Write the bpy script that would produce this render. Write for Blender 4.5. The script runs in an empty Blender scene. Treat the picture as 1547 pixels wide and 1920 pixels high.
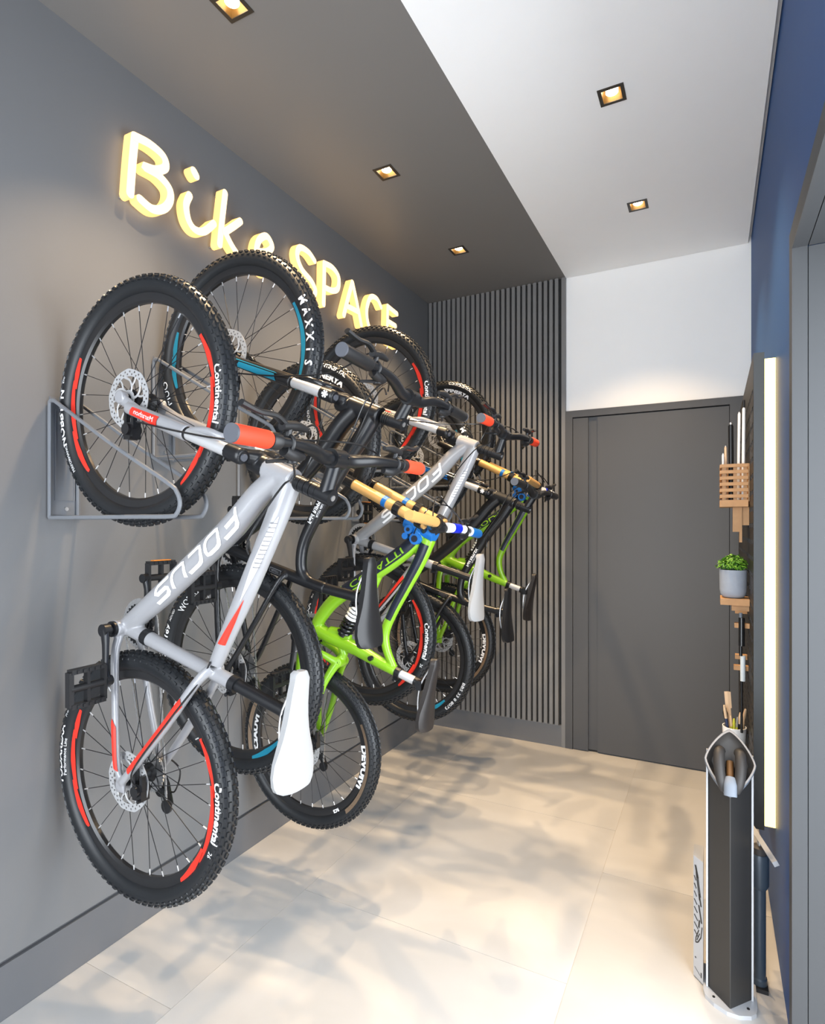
import bpy, bmesh, math, random
from mathutils import Vector, Matrix, noise
random.seed(7)
PI = math.pi
scene = bpy.context.scene
COL = scene.collection

# ------------------------------------------------------------------ camera
CAM_X, CAM_H, YAW, FPX = 1.783, 1.4, 0.4777, 1088.48
cam_d = bpy.data.cameras.new('camera')
cam_d.sensor_fit = 'HORIZONTAL'
cam_d.sensor_width = 36.0
cam_d.lens = FPX / 1547 * 36.0
cam_d.shift_y = (984.85 - 960) / 1547
cam_d.clip_start = 0.02
cam = bpy.data.objects.new('camera', cam_d)
cam.location = (CAM_X, 0, CAM_H)
cam.rotation_euler = (PI / 2, 0, YAW)
COL.objects.link(cam)
scene.camera = cam

# ------------------------------------------------------------------ view, world and daylight
vs = scene.view_settings
vs.view_transform = 'Standard'
vs.look = 'None'
vs.gamma = 1
vs.use_curve_mapping = False
vs.exposure = 0.0
world = bpy.data.worlds.new('sky')
scene.world = world
world.use_nodes = True
wn = world.node_tree.nodes
wn['Background'].inputs[0].default_value = (0.88, 0.94, 1.0, 1)
wn['Background'].inputs[1].default_value = 10.3


def area(name, loc, rot, sx, sy, power, col, portal=False):
    d = bpy.data.lights.new(name, 'AREA')
    d.shape = 'RECTANGLE'
    d.size, d.size_y, d.energy, d.color = sx, sy, power, col
    o = bpy.data.objects.new(name, d)
    o.location, o.rotation_euler = loc, rot
    COL.objects.link(o)
    if portal:
        d.cycles.is_portal = True
    return o


# daylight comes through an unseen opening assumed behind the camera and the open doorway on the right
Y_FRONT, DY0 = -1.6, 0.55  # the doorway's unseen near edge is placed to limit the daylight
FX0, FX1, FZ = 0.1, 1.85, 2.75     # assumed opening in the unseen wall behind the camera, sized to balance daylight
area('unseen_front_portal', ((FX0 + FX1) / 2, Y_FRONT - 0.02, FZ / 2), (PI / 2, 0, 0), FX1 - FX0, FZ, 1, (1, 1, 1), True)
area('doorway_portal', (2.16, (DY0 + 1.786) / 2, 1.055), (0, PI / 2, 0), 2.11, 1.786 - DY0, 1, (1, 1, 1), True)
DOWNLIGHT_W, SIGN_E, LED_E = 122.0, 2.4, 4.4
WARM = (1.0, 0.71, 0.41)

# ------------------------------------------------------------------ materials


def srgb(r, g, b):
    f = lambda c: c / 12.92 if c <= 0.04045 else ((c + 0.055) / 1.055) ** 2.4
    return (f(r / 255), f(g / 255), f(b / 255), 1)


def mat(name, col, rough=0.5, metal=0.0, var=0.06, scale=14.0, bump=0.0, bscale=180.0, emit=None, es=0.0, coat=0.0, spec=0.5):
    m = bpy.data.materials.new(name)
    m.use_nodes = True
    nt = m.node_tree
    p = nt.nodes['Principled BSDF']
    p.inputs['Roughness'].default_value = rough
    p.inputs['Metallic'].default_value = metal
    p.inputs['Specular IOR Level'].default_value = spec
    p.inputs['Coat Weight'].default_value = coat
    p.inputs['Coat Roughness'].default_value = 0.12
    tc = nt.nodes.new('ShaderNodeTexCoord')
    nz = nt.nodes.new('ShaderNodeTexNoise')
    nz.inputs['Scale'].default_value = scale
    nz.inputs['Detail'].default_value = 4
    nt.links.new(tc.outputs['Object'], nz.inputs['Vector'])
    mx = nt.nodes.new('ShaderNodeMix')
    mx.data_type = 'RGBA'
    c = col
    mx.inputs['A'].default_value = (c[0] * (1 - var), c[1] * (1 - var), c[2] * (1 - var), 1)
    mx.inputs['B'].default_value = (min(1, c[0] * (1 + var)), min(1, c[1] * (1 + var)), min(1, c[2] * (1 + var)), 1)
    nt.links.new(nz.outputs['Fac'], mx.inputs['Factor'])
    nt.links.new(mx.outputs['Result'], p.inputs['Base Color'])
    if bump > 0:
        n2 = nt.nodes.new('ShaderNodeTexNoise')
        n2.inputs['Scale'].default_value = bscale
        nt.links.new(tc.outputs['Object'], n2.inputs['Vector'])
        b = nt.nodes.new('ShaderNodeBump')
        b.inputs['Strength'].default_value = bump
        b.inputs['Distance'].default_value = 0.002
        nt.links.new(n2.outputs['Fac'], b.inputs['Height'])
        nt.links.new(b.outputs['Normal'], p.inputs['Normal'])
    if emit:
        p.inputs['Emission Color'].default_value = emit
        p.inputs['Emission Strength'].default_value = es
    return m


M = {}
M['grey_wall'] = mat('grey_wall_paint', (0.155, 0.156, 0.158, 1), 0.5, bump=0.05, bscale=300, var=0.03, scale=2)
M['dark_ceiling'] = mat('dark_ceiling_paint', (0.185, 0.175, 0.165, 1), 0.42, var=0.03, scale=2)
M['base'] = mat('baseboard_lacquer', (0.12, 0.122, 0.128, 1), 0.35, var=0.03)
M['groove'] = mat('groove_shadow_paint', (0.075, 0.076, 0.08, 1), 0.8)
M['white_ceiling'] = mat('white_ceiling_paint', (0.92, 0.915, 0.90, 1), 0.8, var=0.01)
M['white_wall'] = mat('white_wall_paint', (0.88, 0.87, 0.85, 1), 0.8, var=0.01)
M['blue_wall'] = mat('navy_wall_paint', (0.018, 0.070, 0.215, 1), 0.5, spec=0.12, var=0.04, scale=3, bump=0.03)
M['door'] = mat('door_lacquer', (0.072, 0.073, 0.077, 1), 0.45, spec=0.3, var=0.03, scale=3)
M['slat'] = mat('slat_lacquer', (0.17, 0.167, 0.164, 1), 0.45, var=0.06)
M['slat_back'] = mat('slat_backing', (0.012, 0.012, 0.012, 1), 0.8)
M['jamb'] = mat('jamb_lacquer', (0.042, 0.044, 0.047, 1), 0.5, spec=0.3, var=0.02)
M['grout'] = mat('tile_joint', (0.45, 0.42, 0.38, 1), 0.9)
M['rubber'] = mat('tyre_rubber', (0.011, 0.0125, 0.0145, 1), 0.40, var=0.15, bump=0.1, bscale=400, spec=0.42)
M['black'] = mat('satin_black_paint', (0.009, 0.0095, 0.011, 1), 0.33, var=0.1, spec=0.4)
M['black_frame'] = mat('black_frame_paint', (0.008, 0.0085, 0.010, 1), 0.3, var=0.1, spec=0.45)
M['gloss_black'] = mat('gloss_black', (0.012, 0.012, 0.013, 1), 0.2, var=0.1)
M['plastic'] = mat('black_plastic', (0.012, 0.012, 0.013, 1), 0.42, var=0.1, spec=0.4)
M['white_frame'] = mat('pearl_white_paint', (0.29, 0.29, 0.30, 1), 0.28, var=0.02, coat=0.5)
M['white'] = mat('white_decal', (0.85, 0.85, 0.85, 1), 0.45, var=0.02)
M['saddle_white'] = mat('white_saddle_leather', (0.33, 0.33, 0.33, 1), 0.55, spec=0.25, var=0.02, bump=0.05, bscale=500)
M['saddle_black'] = mat('black_saddle_leather', (0.010, 0.010, 0.011, 1), 0.42, var=0.1, spec=0.4, bump=0.05, bscale=500)
M['saddle_brown'] = mat('dark_brown_saddle_leather', (0.020, 0.017, 0.016, 1), 0.4, var=0.1, bump=0.05, bscale=500)
M['red'] = mat('coral_red_decal', srgb(214, 52, 38), 0.45, spec=0.3, var=0.03)
M['grip_orange'] = mat('coral_grip_rubber', srgb(224, 66, 38), 0.6, spec=0.3, var=0.03)
M['grip_cap'] = mat('grey_grip_cap', (0.075, 0.08, 0.095, 1), 0.5)
M['teal'] = mat('teal_decal', srgb(20, 120, 145), 0.4, var=0.05)
M['blue'] = mat('anodised_blue', srgb(25, 105, 180), 0.35, metal=0.1, var=0.05)
M['royal'] = mat('royal_blue', srgb(20, 40, 190), 0.35, var=0.05)
M['lime'] = mat('lime_green_paint', srgb(124, 176, 28), 0.3, var=0.03, coat=0.3)
M['navy_decal'] = mat('black_navy_decal', (0.012, 0.016, 0.028, 1), 0.25, var=0.1)
M['gold'] = mat('gold_stanchion', srgb(205, 160, 96), 0.35, metal=0.1, var=0.04)
M['silver'] = mat('polished_aluminium', (0.72, 0.72, 0.72, 1), 0.28, metal=0.55, var=0.03)
M['steel'] = mat('brushed_steel', (0.6, 0.6, 0.6, 1), 0.35, metal=0.9, var=0.05)
M['rotor'] = mat('brake_rotor_steel', (0.42, 0.42, 0.42, 1), 0.4, metal=0.2, var=0.05)
M['rim'] = mat('black_rim', (0.015, 0.015, 0.016, 1), 0.28, var=0.1)
M['tan'] = mat('tan_rim_decal', srgb(120, 100, 80), 0.5, var=0.05)
M['rack'] = mat('grey_powder_coat', (0.17, 0.18, 0.195, 1), 0.42, metal=0.1, var=0.04)
M['amber'] = mat('amber_reflector', srgb(235, 140, 40), 0.3)
M['grey_text'] = mat('grey_print', (0.16, 0.16, 0.17, 1), 0.6, spec=0.2)
M['wood'] = mat('oak_wood', srgb(176, 134, 92), 0.55, var=0.18, spec=0.3, scale=40)
M['concrete'] = mat('grey_concrete', srgb(150, 156, 166), 0.7, var=0.12, scale=30, bump=0.1)
M['soil'] = mat('potting_soil', (0.03, 0.02, 0.014, 1), 0.95, var=0.4, scale=120)
M['leaf'] = mat('herb_leaf', srgb(98, 150, 40), 0.5, var=0.35, scale=60)
M['leaf_dark'] = mat('herb_leaf_dark', srgb(50, 100, 25), 0.5, var=0.35, scale=60)
M['ceramic'] = mat('white_ceramic', (0.8, 0.8, 0.8, 1), 0.35, var=0.01)
M['peg'] = mat('black_brown_pegboard', (0.022, 0.020, 0.019, 1), 0.5, var=0.1, spec=0.3)
M['peg_edge'] = mat('board_edge', (0.06, 0.065, 0.066, 1), 0.45, var=0.05)
M['led'] = mat('led_diffuser', (0.2, 0.18, 0.12, 1), 0.7, spec=0.2, emit=(1.0, 0.68, 0.19, 1), es=LED_E)
M['sign'] = mat('glowing_sign_face', (0.2, 0.17, 0.12, 1), 0.7, spec=0.2, emit=(1.0, 0.68, 0.345, 1), es=SIGN_E)
M['sign_side'] = mat('glowing_sign_side', (0.2, 0.16, 0.1, 1), 0.7, spec=0.2, emit=(1.0, 0.52, 0.15, 1), es=SIGN_E * 0.8)
M['reflector'] = mat('bronze_reflector', (0.16, 0.095, 0.03, 1), 0.35, metal=0.5)
M['lamp'] = mat('lamp_lens', (1, 0.9, 0.7, 1), 0.4, emit=(1.0, 0.78, 0.5, 1), es=14)
M['trim_ring'] = mat('bronze_black_trim', (0.05, 0.042, 0.033, 1), 0.4, metal=0.4)
M['station_left'] = mat('graphite_metal', (0.028, 0.0265, 0.025, 1), 0.4, metal=0.1, spec=0.35, var=0.05)
M['station_alu'] = mat('light_aluminium', (0.42, 0.43, 0.45, 1), 0.4, metal=0.2, var=0.03)
M['station_slate'] = mat('slate_blue_metal', (0.05, 0.068, 0.09, 1), 0.38, metal=0.2, var=0.04)
M['band'] = mat('taupe_rim', (0.22, 0.20, 0.185, 1), 0.45, spec=0.3)
M['bowl'] = mat('dark_taupe_bowl', (0.05, 0.045, 0.041, 1), 0.55, spec=0.3)
M['hose'] = mat('rubber_hose', (0.028, 0.026, 0.025, 1), 0.5, spec=0.3)
M['hook'] = mat('pale_blue_grey_hook', (0.135, 0.155, 0.185, 1), 0.5, spec=0.25)
M['screw'] = mat('screw_black', (0.01, 0.01, 0.01, 1), 0.4)
M['kraft'] = mat('bare_beech', srgb(214, 184, 150), 0.6, var=0.08, scale=40)
M['brass'] = mat('dull_brass', srgb(88, 60, 30), 0.5, metal=0.2)
M['yellow'] = mat('yellow_green_handle', srgb(200, 200, 60), 0.5)
M['navy'] = mat('navy_handle', srgb(40, 55, 90), 0.5)
M['tube_clear'] = mat('clear_tube', (0.65, 0.7, 0.72, 1), 0.15, var=0.02)

# floor tiles: pale stone with soft cloudy veins, a slight tone per tile
ft = bpy.data.materials.new('pale_stone_tile')
ft.use_nodes = True
nt = ft.node_tree
p = nt.nodes['Principled BSDF']
p.inputs['Roughness'].default_value = 0.42
tc = nt.nodes.new('ShaderNodeTexCoord')
oi = nt.nodes.new('ShaderNodeObjectInfo')
ad = nt.nodes.new('ShaderNodeVectorMath'); ad.operation = 'ADD'
mu = nt.nodes.new('ShaderNodeVectorMath'); mu.operation = 'SCALE'; mu.inputs['Scale'].default_value = 40
cb = nt.nodes.new('ShaderNodeCombineXYZ')
nt.links.new(oi.outputs['Random'], cb.inputs[0]); nt.links.new(oi.outputs['Random'], cb.inputs[1])
nt.links.new(cb.outputs[0], mu.inputs[0]); nt.links.new(tc.outputs['Object'], ad.inputs[0]); nt.links.new(mu.outputs[0], ad.inputs[1])
nz = nt.nodes.new('ShaderNodeTexNoise'); nz.inputs['Scale'].default_value = 1.6; nz.inputs['Detail'].default_value = 6; nz.inputs['Distortion'].default_value = 1.2
nt.links.new(ad.outputs[0], nz.inputs['Vector'])
cr = nt.nodes.new('ShaderNodeValToRGB')
cr.color_ramp.elements[0].position = 0.3; cr.color_ramp.elements[0].color = (0.395, 0.385, 0.372, 1)
cr.color_ramp.elements[1].position = 0.7; cr.color_ramp.elements[1].color = (0.465, 0.457, 0.445, 1)
nt.links.new(nz.outputs['Fac'], cr.inputs[0])
hv = nt.nodes.new('ShaderNodeHueSaturation')
mr = nt.nodes.new('ShaderNodeMapRange'); mr.inputs['To Min'].default_value = 0.93; mr.inputs['To Max'].default_value = 1.06
nt.links.new(oi.outputs['Random'], mr.inputs['Value']); nt.links.new(mr.outputs[0], hv.inputs['Value'])
nt.links.new(cr.outputs[0], hv.inputs['Color']); nt.links.new(hv.outputs[0], p.inputs['Base Color'])
M['tile'] = ft

# ------------------------------------------------------------------ mesh helpers


class MB:
    def __init__(self):
        self.v, self.f, self.mi = [], [], []

    def add(self, vs_, fs_, mi=0):
        n = len(self.v)
        self.v += [Vector(q) for q in vs_]
        for f in fs_:
            self.f.append([i + n for i in f])
            self.mi.append(mi)
        return self

    def box(self, c, s, R=None, mi=0):
        c = Vector(c)
        vv = []
        for dx in (-.5, .5):
            for dy in (-.5, .5):
                for dz in (-.5, .5):
                    q = Vector((dx * s[0], dy * s[1], dz * s[2]))
                    vv.append(c + (R @ q if R else q))
        return self.add(vv, [(0, 1, 3, 2), (4, 6, 7, 5), (0, 4, 5, 1), (2, 3, 7, 6), (0, 2, 6, 4), (1, 5, 7, 3)], mi)

    def bx(self, x0, x1, y0, y1, z0, z1, mi=0):
        return self.box(((x0 + x1) / 2, (y0 + y1) / 2, (z0 + z1) / 2), (x1 - x0, y1 - y0, z1 - z0), None, mi)

    def tube(self, pts, r, n=12, mi=0, ref=(0, 1, 0), lat=1.0, caps=True, sm=0):
        pts, rr = path(pts, r, sm)
        fr = frames(pts, ref)
        vv, ff = [], []
        for P_, (t, n1, n2), rad in zip(pts, fr, rr):
            for k in range(n):
                a = 2 * PI * k / n
                vv.append(P_ + n1 * (rad * math.cos(a)) + n2 * (rad * lat * math.sin(a)))
        m = len(pts)
        for i in range(m - 1):
            for k in range(n):
                k2 = (k + 1) % n
                ff.append((i * n + k, i * n + k2, (i + 1) * n + k2, (i + 1) * n + k))
        if caps:
            ff.append(tuple(range(n - 1, -1, -1)))
            ff.append(tuple((m - 1) * n + k for k in range(n)))
        return self.add(vv, ff, mi)

    def cyl(self, a, b, r, n=16, mi=0, r2=None):
        a, b = Vector(a), Vector(b)
        ref = (0, 1, 0) if abs((b - a).normalized().y) < 0.9 else (0, 0, 1)
        return self.tube([a, b], [r, r if r2 is None else r2], n, mi, ref)

    def prism(self, poly, ax, a0, a1, mi=0):
        """poly: 2D points; ax 0/1/2 = axis of extrusion"""
        def P3(q, a):
            return ((a, q[0], q[1]), (q[0], a, q[1]), (q[0], q[1], a))[ax]
        n = len(poly)
        vv = [P3(q, a0) for q in poly] + [P3(q, a1) for q in poly]
        ff = [tuple(range(n - 1, -1, -1)), tuple(range(n, 2 * n))]
        for k in range(n):
            k2 = (k + 1) % n
            ff.append((k, k2, n + k2, n + k))
        return self.add(vv, ff, mi)

    def lathe(self, prof, origin, axis, n=32, mi=0):
        origin, axis = Vector(origin), Vector(axis).normalized()
        u = axis.orthogonal().normalized()
        w = axis.cross(u)
        vv, ff = [], []
        for (r, h) in prof:
            for k in range(n):
                a = 2 * PI * k / n
                vv.append(origin + axis * h + (u * math.cos(a) + w * math.sin(a)) * r)
        for i in range(len(prof) - 1):
            for k in range(n):
                k2 = (k + 1) % n
                ff.append((i * n + k, i * n + k2, (i + 1) * n + k2, (i + 1) * n + k))
        return self.add(vv, ff, mi)

    def torus(self, c, R_, r, axis='y', n=48, m=10, mi=0):
        vv, ff = [], []
        for i in range(n):
            a = 2 * PI * i / n
            for j in range(m):
                b = 2 * PI * j / m
                q = R_ + r * math.cos(b)
                p_ = {'y': (q * math.cos(a), r * math.sin(b), q * math.sin(a)), 'z': (q * math.cos(a), q * math.sin(a), r * math.sin(b))}[axis]
                vv.append(Vector(c) + Vector(p_))
        for i in range(n):
            for j in range(m):
                i2, j2 = (i + 1) % n, (j + 1) % m
                ff.append((i * m + j, i2 * m + j, i2 * m + j2, i * m + j2))
        return self.add(vv, ff, mi)

    def mesh(self, name, mats, origin=(0, 0, 0), smooth=40, recalc=True):
        o = Vector(origin)
        me = bpy.data.meshes.new(name)
        me.from_pydata([tuple(q - o) for q in self.v], [], self.f)
        for m_ in mats:
            me.materials.append(m_)
        if len(mats) > 1:
            me.polygons.foreach_set('material_index', self.mi)
        if recalc:
            bm = bmesh.new(); bm.from_mesh(me)
            bmesh.ops.recalc_face_normals(bm, faces=bm.faces)
            bm.to_mesh(me); bm.free()
        if smooth:
            me.polygons.foreach_set('use_smooth', [True] * len(me.polygons))
            me.set_sharp_from_angle(angle=math.radians(smooth))
        me.update()
        return me


def cr_spline(pts, k):
    out = []
    n = len(pts)
    for i in range(n - 1):
        p0, p1, p2, p3 = pts[max(i - 1, 0)], pts[i], pts[i + 1], pts[min(i + 2, n - 1)]
        for s in range(k):
            t = s / k
            out.append(0.5 * ((2 * p1) + (p2 - p0) * t + (2 * p0 - 5 * p1 + 4 * p2 - p3) * t * t + (3 * p1 - p0 - 3 * p2 + p3) * t ** 3))
    out.append(pts[-1])
    return out


def path(pts, r, sm):
    pts = [Vector(q) for q in pts]
    rr = list(r) if isinstance(r, (list, tuple)) else [r] * len(pts)
    if sm and len(pts) > 2:
        n = len(pts)
        r2 = []
        for i in range(n - 1):
            for s in range(sm):
                t = s / sm
                r2.append(rr[i] * (1 - t) + rr[i + 1] * t)
        r2.append(rr[-1])
        pts, rr = cr_spline(pts, sm), r2
    elif sm and len(pts) == 2:
        a, b = pts
        pts = [a.lerp(b, s / sm) for s in range(sm + 1)]
        rr = [rr[0] + (rr[1] - rr[0]) * s / sm for s in range(sm + 1)]
    return pts, rr


def frames(pts, ref):
    ref = Vector(ref)
    out = []
    for i in range(len(pts)):
        t = (pts[min(i + 1, len(pts) - 1)] - pts[max(i - 1, 0)]).normalized()
        n2 = ref - t * ref.dot(t)
        if n2.length < 1e-4:
            n2 = t.orthogonal()
        n2.normalize()
        out.append((t, n2.cross(t), n2))
    return out


class Surf:
    """maps (distance along a tube, distance round it) onto its outer surface, seen from the -y side"""
    def __init__(self, pts, r, sm=8, off=0.0012, lat=1.0):
        self.p, self.r = path(pts, r, sm)
        self.fr = frames(self.p, (0, 1, 0))
        self.off, self.lat = off, lat
        self.L = [0]
        for a, b in zip(self.p, self.p[1:]):
            self.L.append(self.L[-1] + (b - a).length)
        self.len = self.L[-1]

    def at(self, u, w):
        i = 0
        while i < len(self.L) - 2 and self.L[i + 1] < u:
            i += 1
        t = (u - self.L[i]) / (self.L[i + 1] - self.L[i])
        P_ = self.p[i].lerp(self.p[i + 1], t)
        r = self.r[i] + (self.r[i + 1] - self.r[i]) * t
        n1 = self.fr[i][1].lerp(self.fr[i + 1][1], max(0, min(1, t))).normalized()
        n2 = self.fr[i][2]
        a = w / r
        return P_ + n1 * ((r + self.off) * math.sin(a)) - n2 * ((r * self.lat + self.off) * math.cos(a))

    def strip(self, mb, left, right, n=16, m=4, mi=0):
        """quad strip between two polylines of (u,w) points"""
        def ev(pl, t):
            x = t * (len(pl) - 1)
            i = min(int(x), len(pl) - 2)
            s = x - i
            return (pl[i][0] * (1 - s) + pl[i + 1][0] * s, pl[i][1] * (1 - s) + pl[i + 1][1] * s)
        vv, ff = [], []
        for i in range(n + 1):
            a, b = ev(left, i / n), ev(right, i / n)
            for j in range(m + 1):
                s = j / m
                vv.append(self.at(a[0] * (1 - s) + b[0] * s, a[1] * (1 - s) + b[1] * s))
        for i in range(n):
            for j in range(m):
                k = i * (m + 1) + j
                ff.append((k, k + 1, k + m + 2, k + m + 1))
        mb.add(vv, ff, mi)

    def stroke(self, mb, pl, wd, mi=0, k=6):
        pl = [Vector((a, b, 0)) for a, b in pl]
        fine = []
        for a, b in zip(pl, pl[1:]):
            for s in range(k):
                fine.append(a.lerp(b, s / k))
        fine.append(pl[-1])
        lf, rt = [], []
        for i, q in enumerate(fine):
            d0 = (fine[i] - fine[max(i - 1, 0)])
            d1 = (fine[min(i + 1, len(fine) - 1)] - fine[i])
            d0 = d0.normalized() if d0.length > 0 else d1.normalized()
            d1 = d1.normalized() if d1.length > 0 else d0
            t = (d0 + d1).normalized()
            nrm = Vector((-t.y, t.x, 0)) * (wd / 2 / max(0.55, math.sqrt(max(0, (1 + d0.dot(d1)) / 2))))
            lf.append((q.x + nrm.x, q.y + nrm.y)); rt.append((q.x - nrm.x, q.y - nrm.y))
        vv = [self.at(*q) for pr in zip(lf, rt) for q in pr]
        mb.add(vv, [(2 * i, 2 * i + 1, 2 * i + 3, 2 * i + 2) for i in range(len(lf) - 1)], mi)


def obj(name, me, parent=None, loc=(0, 0, 0), rot=None):
    o = bpy.data.objects.new(name, me)
    COL.objects.link(o)
    o.location = loc
    if rot:
        o.rotation_euler = rot
    if parent:
        o.parent = parent
    return o


def part(name, mb, mats, parent=None, origin=(0, 0, 0), loc=(0, 0, 0), smooth=40, label=None, stuff=False):
    if not isinstance(mats, (list, tuple)):
        mats = [mats]
    o = obj(name, mb.mesh(name, mats, origin, smooth), parent, loc)
    if label:
        o['label'] = label
    if stuff:
        o['kind'] = 'stuff'
    return o


def thing(name, label, cat, loc=(0, 0, 0), group=None):
    o = bpy.data.objects.new(name, None)
    o.empty_display_size = 0.05
    COL.objects.link(o)
    o.location = loc
    return tag(o, label, cat, group)


def tag(o, label, cat, group=None):
    o['label'], o['category'] = label, cat
    if group:
        o['group'] = group
    return o


def struct(name, mb, m, parent=None, smooth=0):
    o = part(name, mb, m, parent, smooth=smooth)
    o['kind'] = 'structure'
    return o


KIDS = {}


def copy_tree(o, parent=None):
    c = o.copy()
    COL.objects.link(c)
    if parent:
        c.parent = parent
    for ch in list(o.children):
        copy_tree(ch, c)
    return c


def welded(mb, name, m, origin, voxel=0.0028, smooth=5):
    """voxel-weld overlapping tubes into one smooth body"""
    me = mb.mesh(name + '_raw', [m], origin, 0)
    o = bpy.data.objects.new('tmp', me)
    COL.objects.link(o)
    r = o.modifiers.new('r', 'REMESH'); r.mode = 'VOXEL'; r.voxel_size = voxel
    s = o.modifiers.new('s', 'SMOOTH'); s.iterations = smooth; s.factor = 0.5
    dg = bpy.context.evaluated_depsgraph_get()
    out = bpy.data.meshes.new_from_object(o.evaluated_get(dg))
    out.name = name
    bpy.data.objects.remove(o)
    bpy.data.meshes.remove(me)
    out.materials.clear(); out.materials.append(m)
    out.polygons.foreach_set('use_smooth', [True] * len(out.polygons))
    out.update()
    return out


def text2d(s, size=1.0, bold=0.0):
    c = bpy.data.curves.new('t', 'FONT')
    c.body, c.size, c.align_x, c.align_y = s, size, 'CENTER', 'CENTER'
    c.offset = bold
    c.resolution_u = 2
    o = bpy.data.objects.new('t', c)
    COL.objects.link(o)
    me = bpy.data.meshes.new_from_object(o.evaluated_get(bpy.context.evaluated_depsgraph_get()))
    bm = bmesh.new(); bm.from_mesh(me)
    bmesh.ops.triangulate(bm, faces=bm.faces)
    for _ in range(3):
        ed = [e for e in bm.edges if e.calc_length() > size * .22]
        if ed:
            bmesh.ops.subdivide_edges(bm, edges=ed, cuts=1)
            bmesh.ops.triangulate(bm, faces=bm.faces)
    bm.to_mesh(me); bm.free()
    vv = [q.co.copy() for q in me.vertices]
    ff = [tuple(f.vertices) for f in me.polygons]
    bpy.data.objects.remove(o); bpy.data.curves.remove(c); bpy.data.meshes.remove(me)
    return vv, ff


# ------------------------------------------------------------------ room shell
W, YB, ZC, XB = 1.9705, 3.71, 2.962, 0.958
Y0 = Y_FRONT

# floor: a joint-coloured bed carrying one-metre stone tiles
fl = struct('floor', MB().bx(-0.02, 3.2, Y0 - .12, YB + 0.1, -0.06, -0.0012), M['grout'])
cols = [(-0.61, 0.39, 0.17), (0.39, 1.387, 0.79), (1.387, 2.387, 0.43), (2.387, 3.2, 0.79)]
for (x0, x1, ph) in cols:
    y = ph - 4
    while y < YB:
        a0, a1 = max(y, Y0), min(y + 1, YB - 0.004)
        xx0 = max(x0, 0.001)
        xx1 = x1 if a0 < 1.6 else min(x1, 2.0)
        if a1 > a0 + 0.01 and xx1 > xx0 + 0.02:
            g = 0.0008
            cx, cy = (xx0 + xx1) / 2, (a0 + a1) / 2
            t = MB().bx(xx0 + g, xx1 - g, a0 + g, a1 - g, -0.012, 0.0)
            t_o = part('floor_tile', t, M['tile'], fl, origin=(cx, cy, 0), loc=(cx, cy, 0), smooth=0)
        y += 1

# left wall, dark groove, baseboard
wl = MB().bx(-0.15, 0.0, Y0, YB + 0.15, 0.167, ZC + 0.2)
struct('wall_left', wl, M['grey_wall'])
struct('wall_front_unseen', MB().bx(-0.15, FX0, Y0 - .12, Y0, 0, ZC + .2).bx(FX1, 2.3, Y0 - .12, Y0, 0, ZC + .2).bx(FX0, FX1, Y0 - .12, Y0, FZ, ZC + .2), M['white_wall'])  # wall added behind the camera, out of view, its opening shapes the daylight
struct('trim_1', MB().bx(-0.15, -0.012, Y0, YB, 0.0, 0.1668), M['groove'])
struct('baseboard_left', MB().bx(-0.012, 0.001, Y0, YB - 0.02, 0.0, 0.154), M['base'])


def holed(mb, x0, x1, y0, y1, z0, z1, holes):
    """slab with square openings, built from strips"""
    xs = sorted({x0, x1} | {h[0] for h in holes} | {h[1] for h in holes})
    ys = sorted({y0, y1} | {h[2] for h in holes} | {h[3] for h in holes})
    for a, b in zip(xs, xs[1:]):
        run = None
        for c, d in zip(ys, ys[1:]):
            inside = any(h[0] - 1e-6 <= a and b <= h[1] + 1e-6 and h[2] - 1e-6 <= c and d <= h[3] + 1e-6 for h in holes)
            if inside:
                if run:
                    mb.bx(a, b, run[0], run[1], z0, z1); run = None
            else:
                run = (run[0], d) if run else (c, d)
        if run:
            mb.bx(a, b, run[0], run[1], z0, z1)


H2 = 0.041
DL_DARK = [(0.499, y) for y in (1.30, 2.230, 3.050)]
DL_WHITE = [(1.457, y) for y in (2.204, 3.024)]
mb = MB(); holed(mb, 0.0, XB, Y0, YB, ZC, ZC + 0.02, [(x - H2, x + H2, y - H2, y + H2) for x, y in DL_DARK])
ce = struct('ceiling', mb, M['dark_ceiling'])
mb = MB(); holed(mb, XB, 1.9555, Y0, YB - 0.003, ZC, ZC + 0.02, [(x - H2, x + H2, y - H2, y + H2) for x, y in DL_WHITE])
part('white_ceiling_panel', mb, M['white_ceiling'], ce, smooth=0)['kind'] = 'structure'
struct('trim_2', MB().bx(1.9557, 2.3, Y0, YB, ZC + 0.035, ZC + 0.2).bx(-0.15, 1.9557, Y0, YB + 0.15, ZC + 0.12, ZC + 0.2), M['white_ceiling'])

# back wall: dark slatted part on the left, white above a dark door on the right
ZD = 2.115
wb = struct('wall_back', MB().bx(-0.15, 2.3, YB, YB + 0.15, 0, ZC + 0.2), M['white_wall'])
SB = 0.137
struct('trim_3', MB().bx(0.0, XB - 0.025, YB - 0.006, YB, SB, ZC), M['slat_back'])
struct('trim_4', MB().bx(0.934, XB, YB - 0.028, YB, 0.0, ZC - 0.001), M['slat'])
struct('baseboard_back', MB().bx(0.001, 0.933, YB - 0.024, YB, 0.0, SB - 0.001), M['base'])
sl_me = MB().bx(-0.011, 0.011, -0.026, 0.0, 0, ZC - SB - 0.002).mesh('slat', [M['slat']], smooth=0)
NS = 26
for i in range(NS):
    x = 0.0195 + i * (0.9045 - 0.0195) / (NS - 1)
    s = obj('slat', sl_me, wb, (x, YB - 0.006, SB))

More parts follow.
